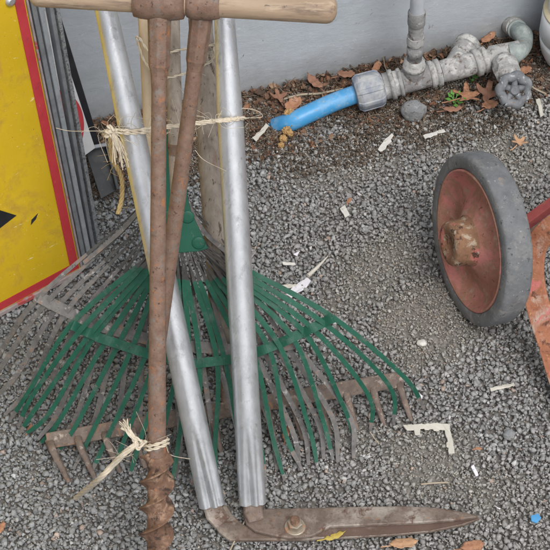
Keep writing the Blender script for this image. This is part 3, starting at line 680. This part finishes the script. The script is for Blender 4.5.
for i in range(46):
    ex, ey = 121+random.gauss(0, 4), 158+random.gauss(0, 6)
    ta.tube(catmull([kp, D(112+(ex-112)*.5+random.gauss(1, 1.8), 131+(ey-131)*.45, d1-.006+random.gauss(0, .002)), D(ex, ey, d1-.003+random.gauss(0, .003))], 5), .00045, 4)
ta.build('tassel', M['twine'], tw)
f_.tube(catmull([kp, D(90, 131, d1+.01), D(70, 131, d1+.03), D(56, 128, d1+.04)], 6), .0004, 4)
f_.tube(catmull([D(195, 150, d2+.03), D(204, 160, d2+.03), D(226, 171, d2)], 8), .0004, 4)
f_.tube(catmull([D(240, 118, d2), D(262, 117, d2+.01), D(255, 110, d2+.02), D(236, 108, d2+.01)], 8), .0004, 4)
f_.build('loose_fibre', M['twine'], tw)
gt = MB(); d3 = d1+.05
gp = [D(110, 134, d3), D(112, 158, d3), D(121, 176, d3+.01), D(122, 196, d3+.02), D(118, 214, d3+.02)]
strands(gt, gp, .0023, 3)
fz = MB(); fuzz(gt, gp, 16, .02)
g_ = gt.build('twine_end', M['twine_gold'], loc=tuple(D(116, 175, d3))); tag(g_, 'golden twine end hanging down left of the left aluminium handle', 'twine')
up = empty('twine_lashing', IA[1], 'thin pale twine wound round the wooden rake handles under the cross handle', 'twine', 'twine ties')
m = MB(); f_ = MB()
def hd(x, y):
    a = depth(onaxis(KA[0], KA[1], y))-.010; b = depth(onaxis(HA[0], HA[1], y))-.013; c_ = depth(onaxis(IA[0], IA[1], y))-.017
    return key(x, [(0, (a,)), (143, (a,)), (171, (b,)), (200, (c_,)), (600, (c_,))])[0]
for pts in ([(137, 37), (140, 39), (150, 52), (166, 53), (180, 50), (200, 47), (212, 45), (216, 44)], [(137, 38), (138.5, 45), (145, 62), (160, 77), (180, 75), (195, 69), (210, 62), (214, 55), (214, 48)]):
    path = [D(x, y, hd(x, y)-.002) for x, y in pts]; path = [D(pts[0][0], pts[0][1], hd(*pts[0])+.02)]+path+[D(pts[-1][0]+.5, pts[-1][1], hd(*pts[-1])+.025)]
    strands(m, path, .0013, 2); fuzz(f_, path[4:], 22, .022)
m.build('cord', M['twine'], up); f_.build('loose_fibre', M['twine'], up)
lo = empty('twine_tie', ay(447), 'pale twine knotted round the front auger just above its spiral bit', 'twine', 'twine ties')
m = MB(); c0 = ay(446); r0 = rad(c0, 11)
xx = V((1, 0, .05)).normalized(); yy = ad.cross(xx).normalized(); xx = yy.cross(ad)
for q, o2 in enumerate((0, .004)):
    strands(m, [c0+xx*(r0*math.cos(a))+yy*(r0*math.sin(a))+ad*(o2+.004*math.cos(a+.5)) for a in np.linspace(0, 2*math.pi, 17)], .0017, 2, per=3)
m.build('cord', M['twine'], lo)
kp = D(138, 443, depth(c0)-.012); m = MB()
strands(m, [kp, D(125, 453, depth(c0)-.008), D(112, 466, depth(c0)+.01), D(98, 480, depth(c0)+.03), D(76, 498, depth(G(76, 498, .012)))], .0028, 4, tw=9)
strands(m, [kp+V((.004, 0, .003)), kp+V((-.004, .003, .004)), kp+V((0, -.004, -.004)), kp+V((.005, 0, 0)), D(146, 441, depth(c0)-.014)], .002, 2)
m.build('tail', M['twine'], lo)
m = MB()
for i in range(26): m.tube(catmull([kp, D(131+random.gauss(0, 1.2), 434+random.gauss(0, 1), depth(kp)-.004), D(125+random.gauss(0, 3), 424+random.gauss(0, 2.5), depth(kp)+random.gauss(0, .003))], 4), .0006, 4)
fuzz(m, [kp, D(120, 460, depth(c0))], 16, .03)
m.tube(catmull([D(166, 446, depth(c0)), D(171, 455, depth(c0)+.01), D(190, 459, depth(c0)+.03)], 5), .0004, 4)
m.build('frayed_end', M['twine'], lo)

# ------------------------------------------------------------------ trolley wheel
wc_px = (468, 241)
v = ray(*wc_px).normalized(); rt = v.cross(CU).normalized(); upv = rt.cross(v).normalized()
el = 66; sx = math.sin(R(el)); wn = (rt*(-.985*sx)+upv*(-.165*sx)-v*math.cos(R(el))).normalized()
RW = .101; WCt = D(wc_px[0], wc_px[1], 1)
WC = G(*wc_px, RW*math.sqrt(1-wn.z**2)+.004)
tr = empty('hand_trolley', G(520, 300, 0), 'old rusty red hand trolley with one grey rubber wheel, tipped on the gravel', 'trolley')
wh = bpy.data.objects.new('wheel', None); COL.objects.link(wh); wh.parent = tr; wh.location = WC-V(tr.location)
TW = .034
pr = [(-.010, .0835), (-.002, .0840), (.0, .0850), (.0006, .0870), (.0008, .092), (.0002, .0975), (-.0006, .0988), (-.0020, .1000), (-.0040, .1007), (-.010, .1011), (-.017, .1012), (-.025, .1010), (-TW+.005, .1003), (-TW+.002, .0988), (-TW, .0945), (-TW, .084), (-TW+.012, .0815)]
m = MB(); wob_ = lambda a, i: 1+.0022*math.sin(9*a+i)+.0016*math.sin(23*a)+(.0014*noise.noise(V((math.cos(a)*14, math.sin(a)*14, i*1.7))))
m.lathe(WC, wn, pr, 128, wob=wob_, caps=False); ty = m.build('tyre', M['tyre'], wh)
pr = [(-TW+.012, .0832), (-.006, .0842), (.0004, .0838), (.0008, .0812), (-.005, .0790), (-.013, .0735), (-.0155, .067), (-.0145, .056), (-.010, .045), (-.004, .036), (.0, .030)]
m = MB(); m.lathe(WC, wn, pr, 96, wob=lambda a, i: 1+.006*math.sin(5*a+i)+.008*(i > 4)*noise.noise(V((math.cos(a)*4, math.sin(a)*4, i*.8))), caps=False); m.build('rim', M['rim_red'], wh)
pr = [(-TW+.010, .081), (-TW+.018, .070), (-TW+.014, .03), (-TW-.006, .026), (-TW-.008, .010)]
m = MB(); m.lathe(WC, wn, pr, 64, caps=False); m.build('back_disc', M['rim_red'], wh)
pr = [(-.006, .033), (.002, .0290), (.008, .0272), (.021, .0262), (.0245, .0245), (.0252, .020), (.0245, .0125), (.0225, .0115), (.0215, .0065), (.014, .006), (.012, .002)]
m = MB(); m.lathe(WC, wn, pr, 56, wob=lambda a, i: 1+.014*math.sin(3*a+i*.4)+.018*noise.noise(V((math.cos(a)*3, math.sin(a)*3, i*.9)))); m.build('hub', M['hub_red'], wh)
MB().tube([WC+wn*.011, WC-wn*.10], .0095, 16).build('axle', M['rust_shaft'], tr)
b0 = depth(WC)
fp = [(612, 196), (580, 211), (553, 226), (538, 243), (533, 263), (534, 286), (540, 312), (551, 345), (563, 384), (580, 430)]
fz_ = [.21, .19, .165, .14, .12, .10, .08, .055, .028, .005]
fpts = catmull([G(x, y, z) for (x, y), z in zip(fp, fz_)], 7)
fpn = V((-.25, -.65, .72)).normalized()
MB().sweep(fpts, lambda t, i: [(a*(.0115+.003*t)/.0145, b) for a, b in ((-.0145, -.003), (-.0118, -.003), (-.0118, .0025), (.0118, .0025), (.0118, -.003), (.0145, -.003), (.0145, .005), (-.0145, .005))], ref=fpn, smooth=False).build('fork', M['fork'], tr, bevel=.0012)
MB().sweep([G(518, 229, .125), G(548, 207, .15), G(600, 172, .19)], lambda t, i: [(-.006, -.006), (.006, -.006), (.006, .006), (-.006, .006)], ref=(0, 0, 1), smooth=False).build('brace', M['brace_red'], tr, bevel=.0012)
MB().tube([G(612, 196, .21), G(700, 150, .26), G(860, 90, .30)], .012, 16).build('frame_tube', M['fork'], tr)
MB().tube([G(600, 172, .19), G(700, 120, .24), G(860, 60, .28)], .012, 16).build('frame_tube', M['fork'], tr)

# ------------------------------------------------------------------ pipework at the wall
PD = .055
def w(x, y, d=PD): return W(x, y, d)
pipe = empty('water_pipe', G(412, 80, 0), 'blue water pipe with grey fittings, valve and riser along the foot of the wall', 'water pipe')
bpz = catmull([G(262, 134, -.022), G(276, 127, -.004), G(292, 121.5, .012), G(310, 113, .018), G(332, 103, .024), G(352, 95.5, .028), G(366, 91, .031)], 8)
MB().tube(bpz, rad(bpz[20], 9.4), 26).build('blue_pipe', M['blue_pipe'], pipe)
def cyl(p0, p1, prof, name, mat, n=28, wob=None, root=pipe, smooth=True):
    L = (p1-p0).length
    return MB().lathe(p0, (p1-p0), [(t*L, rad(p0, r)) for t, r in prof], n, smooth, wob).build(name, mat, root)
P1, P2 = G(355, 94.5, .030), G(384, 86.5, .036)
cyl(P1, P2, [(0, 11), (.02, 15), (.12, 17.5), (.18, 18.2), (.8, 18.0), (.9, 16.5), (1, 12)], 'coupling_nut', M['fit_blue'], 120, lambda a, i: 1+(.055 if math.cos(8*a) > .55 else 0)*(0 < i < 6), smooth=False)
P3 = G(402, 82, .040)
cyl(P2, P3, [(0, 13.5), (.3, 13.5), (.32, 15.5), (.55, 15.5), (.57, 13), (.8, 13), (.82, 14.5), (1, 14.5), (1.01, 11)], 'coupling_body', M['fit_grey'])
P4 = G(432, 74, .046)
cyl(P3, P4, [(0, 12), (.2, 12.3), (.9, 12), (1, 12)], 'tee', M['fit_dark'])
TC = G(413.5, 79, .043); vt = V((0, 0, 1)); up1 = W(417.5, 0, dw(TC))
def rv(y): return onaxis(TC, up1, y)
def seg(y0, y1, prof, name, mat): return cyl(rv(y0), rv(y1), [(t, q*.90) for t, q in prof], name, mat)
seg(78, 66, [(0, 11.5), (.6, 12), (1, 12)], 'tee_neck', M['fit_dark'])
seg(68, 59, [(0, 11), (.05, 12.6), (.4, 12.6), (.42, 11.6), (.8, 11.8), (1, 9)], 'collar', M['fit_pale'])
seg(60, 42, [(0, 8.6), (.3, 8.2), (.32, 9.2), (.7, 9.2), (.72, 8.4), (1, 8.4)], 'union', M['fit_dark'])
seg(43, 36, [(0, 9.6), (.5, 10), (1, 9.4)], 'collar', M['fit_pale'])
seg(37, 22, [(0, 8.4), (1, 8.8)], 'union', M['fit_grey'])
seg(24, 11, [(0, 9.6), (.1, 10), (.9, 10), (1, 9)], 'socket', M['fit_dark'])
tp = rv(0)+ (rv(0)-rv(20))*30
MB().tube([rv(12), rv(-20), TC+(up1-TC)*6], rad(TC, 7.0), 24).build('riser', M['riser'], pipe)
P5 = G(440, 72, .047)
cyl(G(429, 75, .045), P5, [(0, 12.5), (.05, 14), (.4, 14), (.42, 12.6), (.6, 12.6), (.62, 14), (1, 14)], 'collar', M['fit_pale'])
P6 = G(478, 62, .050)
cyl(P5, P6, [(0, 11), (.3, 12), (.7, 12), (1, 10.5)], 'strainer_body', M['fit_grey'])
q0, q1 = G(452, 69, .05), W(468.5, 44, .038)
cyl(q0, q1, [(0, 10.5), (.5, 11), (.66, 11), (.67, 13.6), (.80, 13.6), (.81, 11.6), (.87, 11.6), (.88, 13.4), (1, 13.4), (1.01, 11.2), (1.0, 10.5)], 'strainer_branch', M['fit_grey'])
cyl(G(474, 63.5, .049), G(487, 59, .052), [(0, 11), (.05, 14.2), (.4, 14.2), (.45, 12.4), (.6, 12.4), (.62, 13.6), (1, 13.6), (1.01, 10)], 'collar', M['fit_pale'])
P8 = G(520, 50, .058)
cyl(G(485, 60, .052), P8, [(0, 10), (.15, 10), (.2, 12.5), (.5, 11.5), (.75, 10.5), (1, 10)], 'valve_body', M['fit_pale'])
ep = catmull([G(510, 54, .058), G(519, 51.5, .060), W(524, 45, .055), W(523.5, 36, .04), W(517, 29.5, .02), W(509, 26, -.01)], 7)
MB().tube(ep, [rad(ep[0], 8.4+1.8*math.exp(-((i/len(ep)-.1)/.08)**2)+1.6*math.exp(-((i/len(ep)-.62)/.1)**2)) for i in range(len(ep))], 26).build('elbow', M['brass_green'], pipe)
cyl(W(515.5, 27.5, .018), W(508, 23, -.01), [(0, 9.8), (1, 10.4)], 'wall_stub', M['fit_pale'])
MB().lathe(ep[3], ep[5]-ep[3], [(-.004, rad(ep[0], 10.6)), (.004, rad(ep[0], 10.9))], 24).build('elbow_bead', M['brass_green'], pipe)
MB().lathe(ep[28], ep[30]-ep[28], [(-.003, rad(ep[0], 10.4)), (.004, rad(ep[0], 10.6))], 24).build('elbow_bead', M['brass_green'], pipe)
b0_, b1_ = G(503, 60, .058), G(512, 84, .062)
cyl(b0_, b1_, [(0, 10.5), (.15, 13), (.35, 13.2), (.38, 11.2), (.48, 11.2), (.5, 9.4), (.8, 8.6), (1, 8)], 'valve_bonnet', M['fit_grey'])
cyl(b0_+(b1_-b0_)*.30, b0_+(b1_-b0_)*.56, [(0, 13.8), (.3, 14), (1, 13.4)], 'collar', M['fit_pale'], 8, smooth=False)
hc = b1_+(b1_-b0_).normalized()*.012; hn = ((b1_-b0_).normalized()+V((0, -.15, .75))).normalized()
rh = rad(hc, 14); hx = hn.orthogonal().normalized(); hy = hn.cross(hx)
m = MB(); N_ = 60
ring = [hc+hx*(rh*(1+.08*math.cos(7*a))*math.cos(a))+hy*(rh*(1+.08*math.cos(7*a))*math.sin(a)) for a in np.linspace(0, 2*math.pi, N_+1)]
m.tube(ring, [.0058+.0012*noise.noise(p*90) for p in ring], 10); hw = m.build('handwheel', M['handwheel'], pipe)
m = MB()
for k in range(5): a = k*2*math.pi/5; m.tube([hc-hn*.002, hc+(hx*math.cos(a)+hy*math.sin(a))*rh*.96], [.0048, .0036], 8)
m.lathe(hc-hn*.008, hn, [(0, .007), (.010, .0075), (.013, .005)], 16); m.build('spokes', M['handwheel'], hw)

dp = empty('drain_pipe', W(574, 60, .055), 'thick white plastic drain pipe standing against the wall, cut by the right edge', 'drain pipe')
cx0 = G(573, 66, 0); ra = .050
base = V((cx0.x, cx0.y, 0))
MB().lathe(base+V((0, 0, .098)), (0, 0, 1), [(0, ra*.86), (.004, ra*.87), (2.3, ra*.87)], 64).build('pipe', M['pvc'], dp)
MB().lathe(base, (0, 0, 1), [(.004, ra*.40), (.010, ra*.62), (.020, ra*.82), (.034, ra*.94), (.048, ra*.99), (.057, ra*1.0), (.0575, ra*.97)], 64).build('boot', M['pvc'], dp)
MB().lathe(base+V((0, 0, .058)), (0, 0, 1), [(0, ra*.97), (.0008, ra*1.02), (.038, ra*1.0), (.040, ra*.96), (.041, ra*.90)], 64).build('socket', M['pvc'], dp)
MB().lathe(base+V((0, 0, .0965)), (0, 0, 1), [(0, ra*.95), (.001, ra*1.005), (.003, ra*.99), (.0045, ra*.88)], 64).build('glue_ring', M['pvc_ring'], dp)

# ------------------------------------------------------------------ small things on the ground
def gz(p): return hz(p.x, p.y)+.0075
def on(x, y, dz=0):
    p = G(x, y, .008); p.z = gz(p)+dz; return p
def strip_thing(name, pix_, mat, label, cat, th=.0018, group=None, dz=.001):
    fine = []
    for (xa, ya), (xb, yb) in zip(pix_, pix_[1:]+pix_[:1]):
        k = max(1, int(math.hypot(xb-xa, yb-ya)/3.0))
        for i in range(k): fine.append((xa+(xb-xa)*i/k+(random.gauss(0, .32) if i else 0), ya+(yb-ya)*i/k+(random.gauss(0, .32) if i else 0)))
    pts = [G(x, y, .011+dz) for x, y in fine]; c_ = sum(pts, V((0, 0, 0)))/len(pts)
    zz = gz(c_)+dz-.0008
    for p in pts: p.z = zz+.0030*noise.noise(p*45)
    o = MB().plate(pts, V((0, 0, 1)), th).build(name, mat, loc=tuple(c_), bevel=.0004, seg=1); return tag(o, label, cat, group)
strip_thing('plastic_bracket', [(403, 423.5), (440, 421.8), (450, 423.5), (451, 431), (454.5, 447), (455, 452), (449, 452), (448.5, 446), (446.5, 445), (446.5, 441), (448, 440), (446, 434), (445, 428), (440, 427.5), (439, 428.8), (434, 428.8), (433, 427.2), (430, 427.4), (429, 428.6), (425, 428.6), (424, 427.4), (420.5, 427.8), (420.5, 434), (415, 434), (414, 429), (407, 429)], M['plastic_cream'], 'cream L-shaped plastic strip with little notches, lying below the wheel', 'plastic strip', dz=.0025)
strip_thing('plastic_strip', [(490, 385.5), (514, 381.5), (515, 385), (491, 388.8)], M['plastic_cream'], 'small straight cream strip on the gravel under the trolley wheel', 'plastic strip', group='plastic scraps on the gravel')
strip_thing('plastic_strip', [(378, 146), (383, 139), (385, 136), (388, 134), (392, 130), (394, 132), (391, 136), (392, 138), (387, 142), (386, 145), (381, 148)], M['plastic_white'], 'jagged white scrap in front of the blue pipe coupling', 'plastic strip', group='plastic scraps on the gravel')
strip_thing('plastic_strip', [(423, 134), (444, 126.5), (446, 129), (425, 137.5)], M['plastic_white'], 'straight white scrap just below the smooth grey stone', 'plastic strip', group='plastic scraps on the gravel')
strip_thing('plastic_strip', [(252, 134), (266, 119), (269, 122), (262, 130), (256, 138)], M['plastic_cream'], 'pale broken strip left of the buried end of the blue pipe', 'plastic strip', dz=.008, group='plastic scraps on the gravel')
strip_thing('plastic_strip', [(281, 281), (296, 280), (297, 283), (283, 285)], M['plastic_cream'], 'short pale strip left of the white tag', 'plastic strip', group='plastic scraps on the gravel')
strip_thing('plastic_strip', [(282, 259.5), (295, 259.5), (296, 261.5), (283, 262)], M['plastic_white'], 'thin pale sliver above the white tag', 'plastic strip', group='plastic scraps on the gravel')
strip_thing('plastic_strip', [(536, 97), (540, 96), (544, 112), (541, 114)], M['plastic_cream'], 'upright pale strip right of the valve handwheel', 'plastic strip', group='plastic scraps on the gravel')
tg = strip_thing('plant_tag', [(286, 291), (293, 283), (301, 277), (307, 273.5), (311, 277), (306, 284), (299, 289), (291, 295)], M['tag_white'], 'white plastic tag with a pointed pale stick on the gravel', 'tag')
tgl = V(tg.location)
MB().tube([on(308, 276, .002), on(317, 268, .002), on(328, 257, .003)], [.0028, .0022, .0005], 8).build('stick', M['plastic_cream'], tg)
for pts, lab in (([(293, 252), (300, 249), (297, 254)], 'tiny white paper flake right of the long aluminium handle'), ([(471, 465), (474, 463), (479, 473), (476, 474)], 'small folded white scrap right of the notched strip'), ([(494, 504), (501, 507), (500, 508.5)], 'tiny white sliver right of the blade tip'), ([(419, 391), (423, 394), (422, 398), (419, 396)], 'white chip beside the right-hand rake tine')):
    strip_thing('paper_scrap', pts, M['tag_white'], lab, 'paper scrap', .0012, 'white scraps on the gravel', dz=.003)
strip_thing('plastic_chip', [(531, 514), (538, 512.5), (541.5, 517), (537, 522), (531.5, 519.5)], M['blue_bit'], 'small bright blue plastic chip at the lower right', 'plastic chip', dz=.003)
strip_thing('wood_chip', [(340, 205), (345, 201), (350, 211), (345, 214)], M['plastic_white'], 'small pale chip beside a rust coloured leaf bit', 'wood chip', dz=.003)
def twig(pix_, r, label, mat='twig'):
    pts = [on(x, y, .003) for x, y in pix_]; o = MB().tube(catmull(pts, 4), r, 7).build('twig', M[mat], loc=tuple(pts[0])); return tag(o, label, 'twig', 'dry twigs on the ground')
twig([(421, 485.5), (433, 484.5), (448, 484)], .0011, 'thin pale straw lying above the blade tip')
twig([(370, 434), (374, 440), (379, 446)], .0008, 'short pale straw under the right end of the iron rake')
twig([(279, 101), (300, 96), (320, 94), (343, 90)], .0016, 'long pale stalk lying along the wall above the blue pipe')
twig([(520, 76), (528, 84), (534, 90), (546, 96)], .0013, 'curved brown stalk right of the valve')
twig([(246, 521), (236, 540), (228, 556)], .0009, 'pale straw poking out below the shear tang')
def leaf(x, y, size, mat, label, star=0, rot=0., curl=.25, asp=.6, dz=.004):
    c_ = on(x, y, dz+.002); n = 36; outl = []
    for i in range(n):
        a = 2*math.pi*i/n
        r = (1+.55*max(-.55, math.cos(star*a)))*.62 if star else (abs(math.cos(a))**.8*.35+.65)*(1 if abs(math.sin(a)) > .02 else 1.15)
        r *= random.uniform(.9, 1.1); outl.append((r*math.cos(a), r*math.sin(a)*(1 if star else asp)))
    vs = []; fs = []; rings = 4
    tx, ty_ = random.uniform(-.3, .3), random.uniform(-.3, .3); ph = random.uniform(0, 6)
    for k in range(rings+1):
        s = k/rings
        for i, (a, b) in enumerate(outl):
            X, Y = a*s, b*s; Z = curl*(Y*Y*1.2+.5*X*X)+.06*math.sin(9*X+ph)+.05*math.sin(8*Y+ph)+tx*X+ty_*Y
            xr, yr = X*math.cos(rot)-Y*math.sin(rot), X*math.sin(rot)+Y*math.cos(rot)
            vs.append(c_+V((xr, yr, Z+.1))*size)
    for k in range(rings):
        for i in range(n): fs.append((k*n+i, k*n+(i+1) % n, (k+1)*n+(i+1) % n, (k+1)*n+i))
    m = MB(); m.add(vs, fs, True); m.add(vs[:n], [tuple(range(n))])
    ca, sa = math.cos(rot), math.sin(rot)
    o = m.build('dry_leaf', M[mat], loc=tuple(c_), solid=.0005); tag(o, label, 'leaf', 'dead leaves by the wall and on the gravel')
    MB().tube([c_+V((-ca, -sa, .1))*size*.5, c_+V((-ca, -sa, .05))*size*1.2, c_+V((-ca*1.1, -sa*.9, 0))*size*1.6], .0008, 6).build('stalk', M[mat], o)
    return o
leaf(467, 101, .021, 'leaf_orange', 'large orange brown star-shaped leaf between the pipe fittings and the gravel', 5, .4, .3)
leaf(487, 99, .018, 'leaf_brown', 'curled reddish brown leaf right of the large star-shaped one', 4, 1.3, .6)
leaf(489, 110, .013, 'leaf_orange', 'small orange leaf below the curled leaf, left of the handwheel', 0, .7)
leaf(452, 114, .012, 'leaf_brown', 'narrow dark brown leaf under the green seedling', 0, .2, .4, .4)
leaf(519, 146, .012, 'leaf_tan', 'ragged tan leaf above the trolley wheel', 5, .9, .4)
leaf(487, 47, .012, 'leaf_orange', 'orange leaf lodged behind the pipe beside the wall', 0, .8, .4, dz=.012)
leaf(520, 76, .013, 'leaf_orange', 'orange leaf right of the valve bonnet', 0, .1, .4)
leaf(315, 88, .014, 'leaf_brown', 'reddish leaf by the wall above the middle of the blue pipe', 0, 2.2, .5, dz=.008)
leaf(293, 110, .013, 'leaf_orange', 'rust red leaf touching the blue pipe near its buried end', 0, .9, .5, .8, dz=.006)
leaf(279, 100, .012, 'leaf_brown', 'dark curled leaf at the wall left of the blue pipe', 4, 1.9, .6)
leaf(346, 82, .012, 'leaf_brown', 'brown leaf tucked behind the coupling nut', 0, .3, .5, dz=.01)
leaf(376, 76, .011, 'leaf_orange', 'orange leaf at the wall between coupling and riser', 0, 1.2, .5, dz=.01)
leaf(131, 100+22, .012, 'leaf_orange', 'orange brown leaf at the wall behind the left aluminium handle', 4, .6, .4)
leaf(403, 546, .014, 'leaf_tan', 'tan leaf on the gravel below the shear blades', 0, .2, .2, .7)
leaf(473, 549, .012, 'leaf_orange', 'orange tan leaf at the bottom edge right of the blade tip', 0, .2, .2, .8)
leaf(334, 540, .011, 'leaf_yellow', 'small yellow green leaf just under the shear blades', 0, .3, .3, .4)
leaf(286, 438, .010, 'leaf_orange', 'brown leaf bit between the rake tines right of the handles', 0, 1.4, .2, .5)
leaf(349, 203, .005, 'leaf_orange', 'tiny rust coloured leaf bit on open gravel', 0, 1.2, .2, .7)
leaf(478, 452, .004, 'leaf_orange', 'tiny orange leaf bit above the folded white scrap', 0, .2, .2, .6)
leaf(2, 531, .007, 'leaf_orange', 'small orange leaf bit at the left edge of the gravel', 0, 1.2, .3, .6)
leaf(30, 432, .006, 'leaf_brown', 'small brown leaf bit among the left rake tines', 0, 1.2, .3, .6)

# smooth stone
def rock(x, y, rx, ry, rzz, mat, name, label, cat, sink=.3, group=None):
    import bmesh
    c_ = on(x, y, 0); bm = bmesh.new(); bmesh.ops.create_icosphere(bm, subdivisions=4, radius=1)
    m = MB(); vs = []
    for q in bm.verts:
        p = q.co; k = 1+.22*noise.noise(p*1.2+V((x, 0, 0)))+.03*noise.noise(p*4); vs.append(c_+V((p.x*rx*k, p.y*ry*k, p.z*rzz*k+rzz*(1-sink)-.004)))
    m.add(vs, [tuple(a.index for a in f.verts) for f in bm.faces], True); bm.free()
    return tag(m.build(name, mat, loc=tuple(c_)), label, cat, group)
rock(413, 116, .0160, .011, .017, M['stone'], 'stone', 'smooth rounded grey stone below the pipe tee', 'stone', .35)
rock(509, 443-38+30, .007, .006, .005, M['stone'], 'stone', 'larger pale grey pebble in the gravel at the lower right', 'stone', .2)
rock(422, 343, .006, .005, .004, M['plastic_white'], 'stone', 'pale rounded pebble left of the wheel foot', 'stone', .2)
# amber clod clinging to the buried end of the pipe
m = MB(); import bmesh
for (x, y, s, dz) in ((289, 120, .006, .014), (292, 127, .0055, .008), (287, 132, .006, .004), (283, 138, .005, .001), (281, 144, .004, 0), (290, 134, .004, .003)):
    bm = bmesh.new(); bmesh.ops.create_icosphere(bm, subdivisions=3, radius=1); c_ = on(x, y, dz)
    m.add([c_+q.co*s*(1+.5*noise.noise(q.co*3+V((x, y, 0)))) for q in bm.verts], [tuple(a.index for a in f.verts) for f in bm.faces], False); bm.free()
tag(m.build('dirt_clod', M['yellow_flake'], loc=tuple(on(288, 128))), 'crumbly amber clod clinging to the buried end of the blue pipe', 'dirt clod')
# seedlings
def seedling(x, y, n, sc, label):
    c_ = on(x, y); r = empty('seedling', c_, label, 'seedling', 'green seedlings near the pipe')
    for i in range(n):
        a = i*2.4; t = c_+V((math.cos(a)*.008*sc*random.uniform(.5, 1.3), math.sin(a)*.008*sc*random.uniform(.5, 1.3), .008+.004*random.random()))
        MB().tube([c_, (c_+t)/2+V((0, 0, .003)), t], .0006, 5).build('stem', M['leaf_green'], r)
        d_ = V((math.cos(a), math.sin(a), .3)).normalized(); s_ = d_.cross(V((0, 0, 1))).normalized(); l = .0055*sc
        pts = [t-d_*l*.5, t+s_*l*.5, t+d_*l*.1+s_*l*.55, t+d_*l, t+d_*l*.1-s_*l*.55, t-s_*l*.5]
        MB().plate(pts, V((0, 0, 1)), .0004).build('leaf', M['leaf_green'], r)
seedling(454, 105, 7, 1.1, 'tiny green seedling left of the star-shaped leaf')
seedling(471, 84, 4, .8, 'tiny green sprig just below the strainer fitting')

# ------------------------------------------------------------------ light
wd = bpy.data.worlds.new('World'); S.world = wd; wd.use_nodes = True; nt = wd.node_tree
bg = nt.nodes['Background']; sk = nt.nodes.new('ShaderNodeTexSky'); sk.sky_type = 'NISHITA'; sk.sun_disc = False
EL, AZ = 58, 155      # sun elevation, and compass direction it comes from (deg clockwise from +Y)
sk.sun_elevation = R(EL); sk.sun_rotation = R(AZ); sk.air_density = 1; sk.dust_density = 4; sk.ozone_density = .6
hs = nt.nodes.new('ShaderNodeHueSaturation'); hs.inputs['Saturation'].default_value = .32; nt.links.new(sk.outputs[0], hs.inputs['Color'])
nt.links.new(hs.outputs[0], bg.inputs[0]); bg.inputs[1].default_value = .12
sl = bpy.data.lights.new('sun', 'SUN'); so = bpy.data.objects.new('sun', sl); COL.objects.link(so)
sl.energy = 1.1; sl.angle = R(25); sl.color = (1, .975, .94)
sd = V((math.sin(R(AZ))*math.cos(R(EL)), math.cos(R(AZ))*math.cos(R(EL)), math.sin(R(EL))))
so.rotation_euler = (-sd).to_track_quat('-Z', 'Y').to_euler(); so.location = sd*5
S.view_settings.view_transform = 'Standard'; S.view_settings.look = 'None'; S.view_settings.gamma = 1; S.view_settings.use_curve_mapping = False
S.view_settings.exposure = 0.38
S.render.engine = 'CYCLES'
S.render.resolution_x = 1024; S.render.resolution_y = 1024
